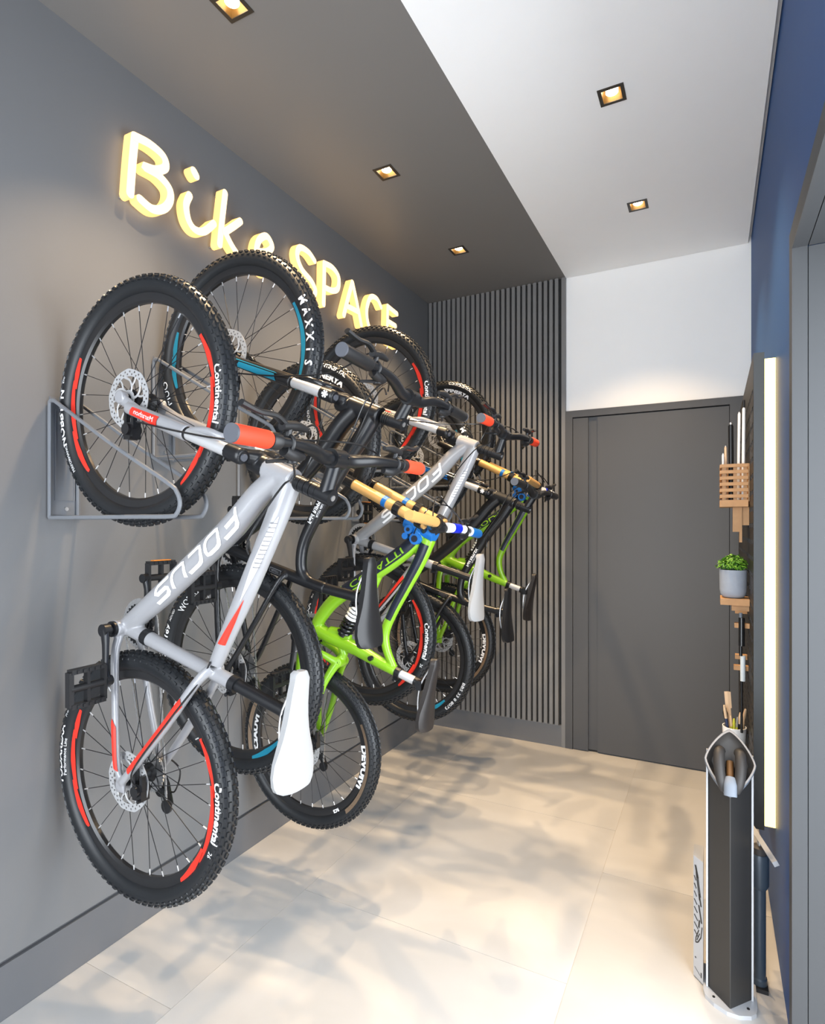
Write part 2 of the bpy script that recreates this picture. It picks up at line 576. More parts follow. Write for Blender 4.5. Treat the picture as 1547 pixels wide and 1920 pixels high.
# door: frame, fixed side panel, recessed strip, large sliding leaf
dr = struct('door_1', MB().bx(XB + 0.001, 1.003, YB - 0.03, YB, 0, ZD).bx(1.003, 1.866, YB - 0.03, YB, 2.073, ZD).bx(1.866, W - 0.001, YB - 0.03, YB, 0, ZD), M['door'])
part('door_side_panel', MB().bx(1.006, 1.098, YB - 0.026, YB, 0.006, 2.066), M['door'], dr, smooth=0)
part('door_leaf', MB().bx(1.153, 1.863, YB - 0.024, YB, 0.008, 2.066), M['door'], dr, smooth=0)
part('door_recess', MB().bx(1.098, 1.153, YB - 0.010, YB, 0.012, 2.068), M['door'], dr, smooth=0)
part('door_shadow_gap', MB().bx(1.003, 1.866, YB - 0.006, YB, 0.0, 2.073), M['slat_back'], dr, smooth=0)

# right wall, navy; the doorway beside the camera has a grey jamb
YD, ZH = 1.846, 2.1765
struct('wall_right', MB().bx(W, W + 0.15, YD, YB + 0.15, 0, ZC + 0.2).bx(W, W + 0.15, DY0, YD, ZH, ZC + 0.2).bx(W, W + 0.15, Y0, DY0, 0, ZC + 0.2), M['blue_wall'])
cs = 0.06
d2 = struct('door_2', MB().bx(W - 0.006, W + 0.028, YD - cs, YD, 0, ZH).bx(W - 0.006, W + 0.028, DY0 + cs, YD - cs, ZH - cs, ZH).bx(W - 0.006, W + 0.028, DY0, DY0 + cs, 0, ZH), M['jamb'])
part('door_jamb', MB().bx(W + 0.03, 2.32, YD - cs + 0.001, YD + 0.04, 0, ZH - cs - 0.001), M['jamb'], d2, smooth=0)
part('door_head', MB().bx(W + 0.03, 2.32, DY0, YD - cs, ZH - cs, ZH - 0.001), M['jamb'], d2, smooth=0)

# ------------------------------------------------------------------ downlights
tr_me = None


def downlight(x, y, label, lit_group, first=[None]):
    t = thing('downlight', label, 'downlight', (x, y, ZC), lit_group)
    if first[0] is None:
        h, b = 0.0455, 0.033
        ring = MB()
        for sx, sy, wx, wy in ((-1, 0, h - b, 2 * h), (1, 0, h - b, 2 * h), (0, -1, 2 * b, h - b), (0, 1, 2 * b, h - b)):
            ring.box((sx * (h + b) / 2, sy * (h + b) / 2, -0.001), (wx, wy, 0.003))
        z1 = 0.045
        c = [(-b, -b), (b, -b), (b, b), (-b, b)]
        k = 0.72
        vv = [(q[0], q[1], 0.0) for q in c] + [(q[0] * k, q[1] * k, z1) for q in c]
        inner = MB().add(vv, [(0, 1, 5, 4), (1, 2, 6, 5), (2, 3, 7, 6), (3, 0, 4, 7), (4, 5, 6, 7)])
        lens = MB().lathe([(0.0, 0.0), (0.017, 0.0015), (0.022, 0.005), (0.022, 0.03)], (0, 0, 0.005), (0, 0, 1), 24)
        first[0] = (ring.mesh('trim_frame', [M['trim_ring']], smooth=0), inner.mesh('reflector', [M['reflector']], smooth=0, recalc=False), lens.mesh('lamp_lens', [M['lamp']]))
    a = obj('trim_frame', first[0][0], t)
    obj('reflector', first[0][1], t)
    obj('lamp_lens', first[0][2], t)
    d = bpy.data.lights.new('lamp_beam', 'SPOT')
    d.energy, d.color = DOWNLIGHT_W, WARM
    d.spot_size, d.spot_blend, d.shadow_soft_size = math.radians(98), 0.7, 0.02
    o = obj('lamp_beam', d, t, (0, 0, 0.0))
    return t


names_d = {2: 'square black recessed downlight in dark ceiling, middle one over the glowing sign', 3: 'square black recessed downlight in dark ceiling, farthest, near the slatted wall',
           1: 'square recessed downlight cut by the top edge, in dark ceiling'}
for k, (x, y) in enumerate(DL_DARK):
    lab = {0: names_d[1], 1: names_d[2], 2: names_d[3]}.get(k, 'square recessed downlight in dark ceiling behind the camera')
    downlight(x, y, lab, 'recessed square downlights' if k < 3 else 'downlights behind the camera over the bikes')
for k, (x, y) in enumerate(DL_WHITE):
    lab = {0: 'square black recessed downlight in white ceiling, larger and nearer one', 1: 'square black recessed downlight in white ceiling, smaller one nearer the door'}.get(k, 'square recessed downlight in white ceiling behind the camera')
    downlight(x, y, lab, 'recessed square downlights' if k < 2 else 'downlights behind the camera in white ceiling')

# ------------------------------------------------------------------ glowing sign on the left wall
XF = 0.055


def ribbon(pts, wd, k=8, smooth=True):
    p3 = [Vector((0, a, b)) for a, b in pts]
    if smooth and len(p3) > 2:
        p3 = cr_spline(p3, k)
    lf, rt = [], []
    for i, q in enumerate(p3):
        t = (p3[min(i + 1, len(p3) - 1)] - p3[max(i - 1, 0)]).normalized()
        nrm = Vector((0, -t.z, t.y)) * wd / 2
        lf.append(q + nrm); rt.append(q - nrm)
    t0 = (p3[0] - p3[1]).normalized(); t1 = (p3[-1] - p3[-2]).normalized()
    cap1 = [p3[-1] + (Matrix.Rotation(a, 3, 'X') @ t1) * wd / 2 for a in [PI / 2 - PI * s / 6 for s in range(1, 6)]]
    cap0 = [p3[0] + (Matrix.Rotation(a, 3, 'X') @ t0) * wd / 2 for a in [PI / 2 - PI * s / 6 for s in range(1, 6)]]
    return lf, rt, cap0, cap1


def letter_solid(mb, strokes, wd, x0=0.019, x1=XF, flat=()):
    for si, st in enumerate(strokes):
        lf, rt, c0, c1 = ribbon(st, wd)
        if si in flat:
            c0, c1 = [], []
        n = len(lf)
        loop = lf + c1 + rt[::-1] + c0
        m = len(loop)
        dx = 0.0004 * si
        vv = [(x0, q.y, q.z) for q in loop] + [(x1 + dx, q.y, q.z) for q in loop]
        mb.add(vv, [(k, (k + 1) % m, m + (k + 1) % m, m + k) for k in range(m)], 1)
        for off in (0, m):
            vo = vv[off:off + m]
            base = len(mb.v)
            mb.add(vo, [], 0)
            for i in range(n - 1):
                a, b = i, i + 1
                c, d = m - len(c0) - 1 - i - 1, m - len(c0) - 1 - i
                mb.f.append([base + a, base + b, base + c, base + d]); mb.mi.append(0)
            if c1:
                mb.f.append([base + n - 1] + [base + n + q for q in range(len(c1))] + [base + n + len(c1)]); mb.mi.append(0)
                mb.f.append([base + m - len(c0) - 1] + [base + m - len(c0) + q for q in range(len(c0))] + [base]); mb.mi.append(0)


SIGN = [
    ('B', 'B, first and nearest', [[(1.306, 2.709), (1.296, 2.61), (1.288, 2.507)], [(1.306, 2.709), (1.367, 2.717), (1.420, 2.706), (1.428, 2.672), (1.39, 2.641), (1.342, 2.627), (1.398, 2.628), (1.444, 2.606), (1.448, 2.565), (1.421, 2.522), (1.375, 2.498), (1.326, 2.508)]], 0.030),
    ('i', 'i with its dot', [[(1.536, 2.627), (1.520, 2.583), (1.531, 2.533), (1.562, 2.511), (1.606, 2.525), (1.655, 2.577)]], 0.0285),
    ('k', 'k', [[(1.713, 2.726), (1.698, 2.62), (1.684, 2.507)], [(1.797, 2.652), (1.76, 2.615), (1.712, 2.570)], [(1.712, 2.568), (1.75, 2.53), (1.795, 2.50)]], 0.0285),
    ('e', 'e, half hidden behind the second front wheel', [[(1.905, 2.572), (1.96, 2.595), (1.990, 2.632), (1.957, 2.660), (1.910, 2.625), (1.891, 2.565), (1.905, 2.512), (1.95, 2.497), (2.0, 2.53)]], 0.030),
    ('S', 'S', [[(2.298, 2.692), (2.25, 2.714), (2.185, 2.708), (2.165, 2.662), (2.20, 2.612), (2.275, 2.582), (2.305, 2.545), (2.27, 2.508), (2.20, 2.503), (2.16, 2.53)]], 0.030),
    ('P', 'P', [[(2.378, 2.712), (2.376, 2.61), (2.372, 2.505)], [(2.380, 2.712), (2.45, 2.717), (2.502, 2.69), (2.497, 2.63), (2.45, 2.60), (2.385, 2.592)]], 0.030),
    ('A', 'A', [[(2.632, 2.71), (2.59, 2.61), (2.551, 2.508)], [(2.634, 2.71), (2.68, 2.61), (2.722, 2.508)], [(2.585, 2.565), (2.63, 2.568), (2.69, 2.57)]], 0.030),
    ('C', 'C', [[(2.938, 2.68), (2.89, 2.711), (2.82, 2.695), (2.779, 2.61), (2.80, 2.53), (2.87, 2.502), (2.94, 2.53)]], 0.030),
    ('E', 'E, last and farthest', [[(3.016, 2.71), (3.012, 2.60), (3.006, 2.503)], [(3.016, 2.71), (3.07, 2.706), (3.132, 2.702)], [(3.012, 2.622), (3.06, 2.622), (3.112, 2.622)], [(3.006, 2.503), (3.06, 2.502), (3.13, 2.50)]], 0.030)]
for ch, lab, st, wd in SIGN:
    cy = sum(q[0] for q in st[0]) / len(st[0])
    mb = MB(); letter_solid(mb, st, wd)
    lt = part('sign_letter', mb, [M['sign'], M['sign_side']], None, origin=(0, cy, 2.6), loc=(0, cy, 2.6), smooth=0)
    tag(lt, 'warm glowing letter %s of the wall sign' % lab, 'sign letter', 'glowing letters of the wall sign')
    pg = MB()
    for y_, z_ in (st[0][0], st[0][-1]):
        pg.cyl((0.0003, y_, z_), (0.0195, y_, z_), 0.004, 10)
    part('standoff', pg, M['steel'], lt, origin=(0, cy, 2.6))
    if ch == 'i':
        d = MB(); letter_solid(d, [[(1.556, 2.727), (1.561, 2.722), (1.566, 2.717)]], 0.033)
        part('letter_dot', d, [M['sign'], M['sign_side']], lt, origin=(0, cy, 2.6), smooth=0)

# ------------------------------------------------------------------ wheels (origin at the axle, wheel plane x-z)


def tyre_mesh(R_, rt=0.0275, nk=84):
    Rc = R_ - rt - 0.0038
    mb = MB().torus((0, 0, 0), Rc, rt, 'y', 120, 16)
    f = lambda th, be, r: ((Rc + r * math.cos(be)) * math.cos(th), r * math.sin(be), (Rc + r * math.cos(be)) * math.sin(th))
    dth = 2 * PI / nk
    for row, be in enumerate((-1.22, -0.82, -0.42, 0.0, 0.42, 0.82, 1.22)):
        edge = abs(be) > 1
        for k in range(nk if not edge else nk):
            th = dth * (k + (0.5 if row % 2 else 0.0))
            a, b = dth * 0.27, (0.13 if not edge else 0.10)
            h = 0.0038 if not edge else 0.0024
            lo = [f(th - a, be - b, rt - 0.001), f(th + a, be - b, rt - 0.001), f(th + a, be + b, rt - 0.001), f(th - a, be + b, rt - 0.001)]
            hi = [f(th - a * .8, be - b * .8, rt + h), f(th + a * .8, be - b * .8, rt + h), f(th + a * .8, be + b * .8, rt + h), f(th - a * .8, be + b * .8, rt + h)]
            mb.add(lo + hi, [(4, 5, 6, 7), (0, 1, 5, 4), (1, 2, 6, 5), (2, 3, 7, 6), (3, 0, 4, 7)])
    return mb.mesh('tyre', [M['rubber']], smooth=35, recalc=False)


def rim_mesh(R_):
    ro = R_ - 0.050
    prof = [(ro, -0.013), (ro - 0.006, -0.0135), (ro - 0.024, -0.0105), (ro - 0.030, -0.005), (ro - 0.030, 0.005), (ro - 0.024, 0.0105), (ro - 0.006, 0.0135), (ro, 0.013), (ro, -0.013)]
    return MB().lathe(prof, (0, 0, 0), (0, 1, 0), 96).mesh('rim', [M['rim']], smooth=30)


def spoke_meshes(R_):
    out = []
    for side in (-1, 1):
        for lean in (-1, 1):
            a0 = lean * 0.85
            p0 = Vector((0.024 * math.cos(a0), side * 0.028, 0.024 * math.sin(a0)))
            p1 = Vector((R_ - 0.079, side * 0.002, 0))
            pm = p0.lerp(p1, 0.94)
            mb = MB().tube([p0, pm], 0.0011, 5, 0, (0, 1, 0)).tube([pm, p1], 0.0018, 5, 1, (0, 1, 0))
            out.append(mb.mesh('spoke', [M['black'], M['silver']]))
    return out


def hub_mesh():
    prof = [(0.004, -0.052), (0.009, -0.052), (0.009, -0.036), (0.028, -0.033), (0.028, -0.028), (0.015, -0.02), (0.0135, 0), (0.015, 0.02), (0.028, 0.028), (0.028, 0.033), (0.009, 0.036), (0.009, 0.052), (0.004, 0.052)]
    return MB().lathe(prof, (0, 0, 0), (0, 1, 0), 24).mesh('hub', [M['black']])


def rotor_mesh(rad=0.080, y=-0.041):
    mb = MB()
    rows = [rad * q for q in (0.76, 0.80, 0.86, 0.89, 0.95, 1.0)]
    n = 96
    th = 0.0018
    cell = {}
    for yy in (y - th / 2, y + th / 2):
        base = len(mb.v)
        for r in rows:
            for k in range(n):
                wob = 1 + (0.022 * max(0, math.sin(k * 2 * PI / n * 9)) if r == rows[-1] else 0)
                a = 2 * PI * k / n
                mb.v.append(Vector((r * wob * math.cos(a), yy, r * wob * math.sin(a))))
        for i in range(len(rows) - 1):
            for k in range(n):
                if (i == 1 and k % 4 == 0) or (i == 3 and k % 4 == 2) :
                    continue
                k2 = (k + 1) % n
                mb.f.append([base + i * n + k, base + i * n + k2, base + (i + 1) * n + k2, base + (i + 1) * n + k]); mb.mi.append(0)
    for r in (rows[0], rows[-1]):
        mb.lathe([(r, y - th / 2), (r, y + th / 2)], (0, 0, 0), (0, 1, 0), 60)
    for k in range(6):
        a = 2 * PI * k / 6
        pts = [(rr * math.cos(a + s), y, rr * math.sin(a + s)) for rr, s in ((0.020, 0), (0.034, .12), (0.05, .42), (rad * 0.79, .8))]
        mb.tube(pts, [0.004, 0.0034, 0.003, 0.0042], 6, 0, (0, 1, 0), 0.35, sm=4)
        pts = [(rr * math.cos(a + s), y, rr * math.sin(a + s)) for rr, s in ((0.036, .15), (0.05, .02), (rad * 0.79, .05))]
        mb.tube(pts, 0.0028, 6, 0, (0, 1, 0), 0.4, sm=4)
    mb.lathe([(0.012, -0.001), (0.024, -0.001), (0.024, 0.001), (0.012, 0.001)], (0, y, 0), (0, 1, 0), 24)
    return mb.mesh('brake_rotor', [M['rotor']], smooth=30)


def cassette_mesh():
    mb = MB()
    for i in range(8):
        r = 0.022 + 0.0046 * i
        y = 0.058 - 0.0042 * i
        nt_ = 11 + 3 * i
        poly = []
        for k in range(nt_):
            for s, q in ((0.0, -0.002), (0.3, 0.0025), (0.6, 0.0025), (0.8, -0.002)):
                a = 2 * PI * (k + s) / nt_
                poly.append(((r + q) * math.cos(a), (r + q) * math.sin(a)))
        mb.prism(poly, 1, y - 0.001, y + 0.001)
    mb.cyl((0, 0.028, 0), (0, 0.06, 0), 0.019)
    return mb.mesh('cassette', [M['steel']], smooth=0)


HUB, ROT, CAS = hub_mesh(), rotor_mesh(), cassette_mesh()
WK = {}
for R_ in (0.35, 0.33):
    WK[R_] = (tyre_mesh(R_), rim_mesh(R_), spoke_meshes(R_))


def arc_decal(mb, R_, a0, a1, r_in, r_out, y=-0.0145, point=0.35, n=18, mi=0, tyre=False):
    """painted arc on the rim wall with tapered ends"""
    vv, ff = [], []
    for i in range(n + 1):
        t = i / n
        a = a0 + (a1 - a0) * t
        e = min(1, t / point) if point else 1
        e2 = min(1, (1 - t) / point) if point else 1
        rm = (r_in + r_out) / 2
        hw = (r_out - r_in) / 2
        lo = rm - hw * e
        hi = rm + hw * e2
        for r in (lo, hi):
            yy = y + (0.0022 if r < R_ - 0.062 else 0.0)
            if tyre:
                dd_ = max(-.0275, min(.0275, r - (R_ - .0313)))
                yy = -math.sqrt(max(0, .0275 ** 2 - dd_ * dd_)) - .0012
            vv.append((r * math.cos(a), yy, r * math.sin(a)))
    for i in range(n):
        ff.append((2 * i, 2 * i + 1, 2 * i + 3, 2 * i + 2))
    mb.add(vv, ff, mi)


def arc_text(mb, s, size, R_, r0, a0, kind='tyre', mi=0, flip=False, stretch=1.0, bold=0.0):
    """lettering curved along the sidewall, read clockwise as seen from the camera side"""
    vv, ff = text2d(s, size, bold)
    rt = 0.0275
    Rc = R_ - rt - 0.0038
    out = []
    for q in vv:
        a = a0 + (q.x if flip else -q.x) * stretch / r0
        r = r0 + (-q.y if flip else q.y)
        if kind == 'tyre':
            d = max(-rt, min(rt, r - Rc))
            y = -math.sqrt(max(0, rt * rt - d * d)) - 0.0009
        else:
            y = -0.0152
        out.append((r * math.cos(a), y, r * math.sin(a)))
    mb.add(out, ff, mi)


def lettering(items, R_):
    out = []
    for it in items:
        kw = dict(it[4]) if len(it) > 4 else {}
        mb = MB(); arc_text(mb, it[0], it[1], R_, it[2], it[3], **kw)
        out.append(('rim_lettering' if kw.get('kind') == 'rim' else 'tyre_lettering', mb, M['white']))
    return out


def wheel(root, name, R_, ax, org, rear, decals, nspoke=28, phase=0.0):
    """rim with tyre, spokes, hub, rotor as its own pieces"""
    ty, ri, sp = WK[R_]
    loc = Vector(ax) - Vector(org)
    w = obj(name, ri, root, loc)
    obj('tyre', ty, w)
    obj('hub', HUB, w)
    obj('brake_rotor', ROT, w)
    if rear:
        obj('cassette', CAS, w)
    for k in range(nspoke):
        m_ = sp[(k % 2) * 2 + ((k // 2) % 2)]
        a = 2 * PI * k / nspoke + phase
        obj('spoke', m_, w, (0, 0, 0), (0, -a, 0))
    for nm, mb, mm in decals:
        part(nm, mb, mm, w, smooth=0)
    return w


# ------------------------------------------------------------------ shared bike pieces


def saddle(root, nose, tail, org, m, width=0.072, over=0.0, rot=0.0):
    nose, tail = Vector((nose[0], 0, nose[1])), Vector((tail[0], 0, tail[1]))
    L = nose - tail
    up = Vector((-L.z, 0, L.x)).normalized()
    if up.x < 0:
        up = -up
    prof = [(0, .050), (.03, .064), (.08, .071), (.16, .073), (.26, .068), (.36, .056), (.46, .046), (.58, .038), (.7, .033), (.82, .030), (.92, .027), (.98, .021), (1.0, .010)]
    mb = MB()
    rings = []
    N = 10
    for t, w in prof:
        w *= width / 0.072
        c = tail + L * t
        dip = 0.010 * (abs(t - 0.45) / 0.55) ** 2 - 0.006 * (1 if t > .95 else 0)
        dep = 0.034 - 0.010 * t
        ring = []
        for j in range(N + 1):
            s = -1 + 2 * j / N
            h = dip - 0.30 * w * abs(s) ** 2.6
            ring.append(c + Vector((0, w * math.copysign(abs(s) ** 0.9, s), 0)) + up * h)
        hb = dip - dep
        ring.append(c + Vector((0, w * 0.96, 0)) + up * (hb))
        ring.append(c + Vector((0, w * 0.6, 0)) + up * (hb + 0.006))
        ring.append(c + Vector((0, -w * 0.6, 0)) + up * (hb + 0.006))
        ring.append(c + Vector((0, -w * 0.96, 0)) + up * (hb))
        rings.append(ring)
    n = len(rings[0])
    vv = [q for r in rings for q in r]
    ff = []
    for i in range(len(rings) - 1):
        for k in range(n):
            k2 = (k + 1) % n
            ff.append((i * n + k, i * n + k2, (i + 1) * n + k2, (i + 1) * n + k))
    ff += [tuple(range(n)), tuple((len(rings) - 1) * n + k for k in range(n))]
    mb.add(vv, ff)
    s = part('saddle', mb, m, root, org, smooth=50)
    rl = MB()
    for y in (-0.02, 0.02):
        rl.tube([tail + L * .12 - up * .028 + Vector((0, y, 0)), tail + L * .3 - up * .046 + Vector((0, y, 0)), tail + L * .6 - up * .046 + Vector((0, y, 0)), tail + L * .88 - up * .018 + Vector((0, y * .5, 0))], 0.0035, 8, sm=5)
    part('saddle_rail', rl, M['steel'], s, org)
    return s, up, L, tail


def pedal_piece(root, name, c, side, org, amber=False):
    """open cage platform pedal, its axle along y"""
    cx, cz = c
    y0, y1 = side * 0.098, side * 0.190
    ya, yb = min(y0, y1), max(y0, y1)
    mb = MB()
    h = 0.044
    for z in (-h, h):
        mb.bx(cx - 0.011, cx + 0.011, ya, yb, cz + z - 0.006, cz + z + 0.006)
        for k in range(5):
            mb.bx(cx - 0.014, cx + 0.014, ya + 0.012 + k * 0.016, ya + 0.020 + k * 0.016, cz + z - 0.004, cz + z + 0.004)
    mb.bx(cx - 0.009, cx + 0.009, y1 - 0.006, y1 + 0.006, cz - h, cz + h)
    mb.bx(cx - 0.009, cx + 0.009, y0 - 0.004, y0 + 0.004, cz - h, cz + h)
    mb.bx(cx - 0.008, cx + 0.008, (ya + yb) / 2 - 0.004, (ya + yb) / 2 + 0.004, cz - h, cz + h)
    mb.cyl((cx, ya - (0 if side > 0 else 0), cz), (cx, yb, cz), 0.010)
    mb.cyl((cx, side * 0.078, cz), (cx, y0, cz), 0.006)
    pd = part('pedal', mb, M['plastic'], root, org)
    if amber:
        r = MB()
        r.bx(cx - 0.008, cx + 0.008, ya + 0.015, yb - 0.015, cz + h + 0.0062, cz + h + 0.0085)
        r.bx(cx - 0.008, cx + 0.008, ya + 0.015, yb - 0.015, cz - h - 0.0085, cz - h - 0.0062)
        part('reflector', r, M['amber'], pd, org, label='amber pedal reflector')
    return pd


def crankset(root, bb, vec, org, m_arm, ring=0.072, amber=False, spider=True):
    bb = Vector((bb[0], 0, bb[1])); v = Vector((vec[0], 0, vec[1]))
    cs_ = MB().cyl(bb + Vector((0, -0.072, 0)), bb + Vector((0, 0.076, 0)), 0.012)
    cs_.cyl(bb + Vector((0, -0.05, 0)), bb + Vector((0, -0.043, 0)), 0.022).cyl(bb + Vector((0, 0.038, 0)), bb + Vector((0, 0.043, 0)), 0.022)
    part('bottom_bracket', cs_, M['black'], root, org)
    for s in (-1, 1):
        e = bb + v * (1 if s < 0 else -1)
        d = (e - bb)
        o = Vector((0, s * 0.068, 0)); o2 = Vector((0, s * 0.086, 0))
        mb = MB().tube([bb + o, bb + d * .3 + o + Vector((0, s * .006, 0)), bb + d * .75 + o2, e + o2], [.017, .0125, .010, .0125], 10, 0, (0, 1, 0), 0.62, sm=4)
        mb.cyl(bb + o + Vector((0, -s * .01, 0)), bb + o + Vector((0, s * .009, 0)), 0.0175).cyl(e + o2 - Vector((0, s * .009, 0)), e + o2 + Vector((0, s * .008, 0)), 0.0135)
        part('crank_arm', mb, m_arm, root, org)
        pedal_piece(root, 'pedal', (e.x, e.z), s, org, amber and s > 0)
    for k, (rr, y) in enumerate(((ring, 0.044), (ring * 0.8, 0.037))):
        cg = MB()
        nt_ = 36 if k == 0 else 28
        vv, ff = [], []
        for i in range(nt_ * 4):
            q = rr + (0.003 if i % 4 in (1, 2) else -0.002)
            a = 2 * PI * i / (nt_ * 4)
            for r in (rr * 0.82, q):
                for yy in (y - 0.0011, y + 0.0011):
                    vv.append(bb + Vector((r * math.cos(a), yy, r * math.sin(a))))
        n = nt_ * 4
        for i in range(n):
            a, b = i * 4, ((i + 1) % n) * 4
            ff += [(a, a + 2, b + 2, b), (a + 1, b + 1, b + 3, a + 3), (a + 2, a + 3, b + 3, b + 2), (a, b, b + 1, a + 1)]
        cg.add(vv, ff)
        for i in range(4):
            a = i * PI / 2 + 0.5
            cg.tube([bb + Vector((0.012 * math.cos(a), y + 0.005, 0.012 * math.sin(a))), bb + Vector((rr * 0.86 * math.cos(a), y, rr * .86 * math.sin(a)))], [0.009, 0.006], 8, 0, (0, 1, 0), 0.5)
        part('chainring', cg, M['steel'] if k == 0 else M['black'], root, org, smooth=0)
    return cs_


def chain(root, bb, rax, org, rc=0.072, rr=0.04):
    """link by link: two straight runs and the wraps"""
    bb, R_ = Vector((bb[0], 0, bb[1])), Vector((rax[0], 0, rax[1]))
    d = (R_ - bb).normalized(); s = Vector((d.z, 0, -d.x))
    y = Vector((0, 0.043, 0))
    mb = MB()
    pts = []
    a0 = math.atan2(s.z, s.x)
    for k in range(25):
        a = a0 + PI * k / 24
        pts.append(bb + y + Vector((rc * math.cos(a), 0, rc * math.sin(a))))
    if (pts[12] - bb).dot(d) > 0:
        pts = [bb + y + (2 * (q - bb - y).dot(s) * s - (q - bb - y)) for q in pts]
        pts = [bb + y + Vector((rc * math.cos(a0 - PI * k / 24), 0, rc * math.sin(a0 - PI * k / 24))) for k in range(25)]
    low = [R_ + y + s * rr, ]
    jock = R_ + y + d * 0.10 - s * 0.035
    e1, e2 = R_ + y + s * rr, jock
    run = [e1.lerp(pts[0], t / 30) for t in range(30)] + pts + [pts[-1].lerp(e2, t / 40) for t in range(1, 41)]
    tot = 0
    prev = run[0]
    acc = 0
    i = 0
    for q in run[1:]:
        v = q - prev
        L = v.length
        if L > 1e-5:
            t = v / L
            n1 = Vector((t.z, 0, -t.x))
            while acc < L:
                c = prev + t * acc
                hw = 0.0024 if i % 2 else 0.0036
                R3 = Matrix((t, Vector((0, 1, 0)), n1)).transposed()
                mb.box(c, (0.0105, hw, 0.0062), R3)
                acc += 0.0112
                i += 1
            acc -= L
        prev = q
    part('chain', mb, M['steel'], root, org, smooth=0)
    # rear derailleur
    a = R_ + Vector((0, 0.066, 0)) + d * 0.02
    m2 = MB().tube([a, a + d * 0.035 + Vector((0, .008, 0)), jock + Vector((0, .014, 0))], [.010, .012, .008], 8, sm=3)
    for c in (R_ + y + d * 0.055 - s * 0.015, jock):
        m2.cyl(c - Vector((0, .003, 0)), c + Vector((0, .003, 0)), 0.019, 20)
    m2.tube([R_ + y + d * 0.05 - s * .01 + Vector((0, .006, 0)), jock + Vector((0, .006, 0))], [.011, .009], 8, lat=.4)
    part('rear_derailleur', m2, M['gloss_black'], root, org)


def caliper(root, c, org, R3=None, name='brake_caliper'):
    c = Vector(c)
    mb = MB().box(c, (0.036, 0.026, 0.044), R3).cyl(c + Vector((0, -0.022, 0.004)), c + Vector((0, -0.011, 0.004)), 0.015)
    mb.cyl(c + Vector((0, 0.011, 0.004)), c + Vector((0, 0.02, 0.004)), 0.014)
    mb.box(c + Vector((-0.012, -0.006, 0.034)), (0.010, 0.012, 0.05), R3).box(c + Vector((0.018, -0.008, 0.026)), (0.010, 0.012, 0.04), R3)
    mb.cyl(c + Vector((0.012, -0.02, -.02)), c + Vector((0.012, 0.005, -.02)), 0.005)
    return part(name, mb, M['gloss_black'], root, org)


def lever_set(root, cl, side, org, tip=None):
    """brake lever with clamp and reservoir; cl = bar point, side = -1 near / +1 far"""
    x, y, z = cl
    mb = MB().torus((0, 0, 0), 0.0155, 0.004, 'y', 20, 8)
    mb.v = [q + Vector((x, y, z)) for q in mb.v]
    mb.tube([(x, y, z + .014), (x + .004, y, z + .03)], [.007, .007], 8)
    mb.tube([(x + .002, y - side * .055, z + .034), (x + .004, y - side * .02, z + .036), (x + .004, y + side * .022, z + .030)], [.006, .010, .009], 10, sm=4, ref=(1, 0, 0))
    part('brake_lever_body', mb, M['plastic'], root, org)
    lv = MB().tube([(x + .004, y + side * .012, z + .034), (x + .008, y + side * .045, z + .046), (x + .004, y + side * .085, z + .047), (x + .0, y + side * .125, z + .056)], [.0065, .006, .0055, .0065], 8, sm=5, ref=(1, 0, 0), lat=1.3)
    part('brake_lever', lv, M['plastic'], root, org)
    sh = MB().tube([(x - .004, y - side * .05, z - .020), (x, y - side * .02, z - .022), (x, y + side * .012, z - .014)], [.008, .013, .012], 10, sm=4, ref=(1, 0, 0))
    sh.cyl((x - .006, y - side * .02, z - .036), (x - .006, y - side * .02, z - .018), 0.011)
    sh.tube([(x - .01, y - side * .01, z - .03), (x - .028, y + side * .03, z - .036)], [.005, .004], 6)
    part('shifter', sh, M['plastic'], root, org)


def cable(root, pts, org, r=0.0024):
    part('cable', MB().tube(pts, r, 6, sm=8, ref=(0.3, 0.5, 0.8)), M['gloss_black'], root, org)


def grip(root, a, b, org, m, r=0.0165, cap=None, name='grip'):
    a, b = Vector(a), Vector(b)
    g = part(name, MB().tube([a, a.lerp(b, .05), a.lerp(b, .95), b], [r * .92, r, r, r * .94], 18, ref=(0, 0, 1)), m, root, org)
    if cap:
        d = (b - a).normalized()
        part('end_cap', MB().cyl(b - d * .001, b + d * .004, r * .97, 18), cap, g, org)
    return g


# ---- bike A / B front fork of two legs with one crown; d = steering direction, Q = crown point


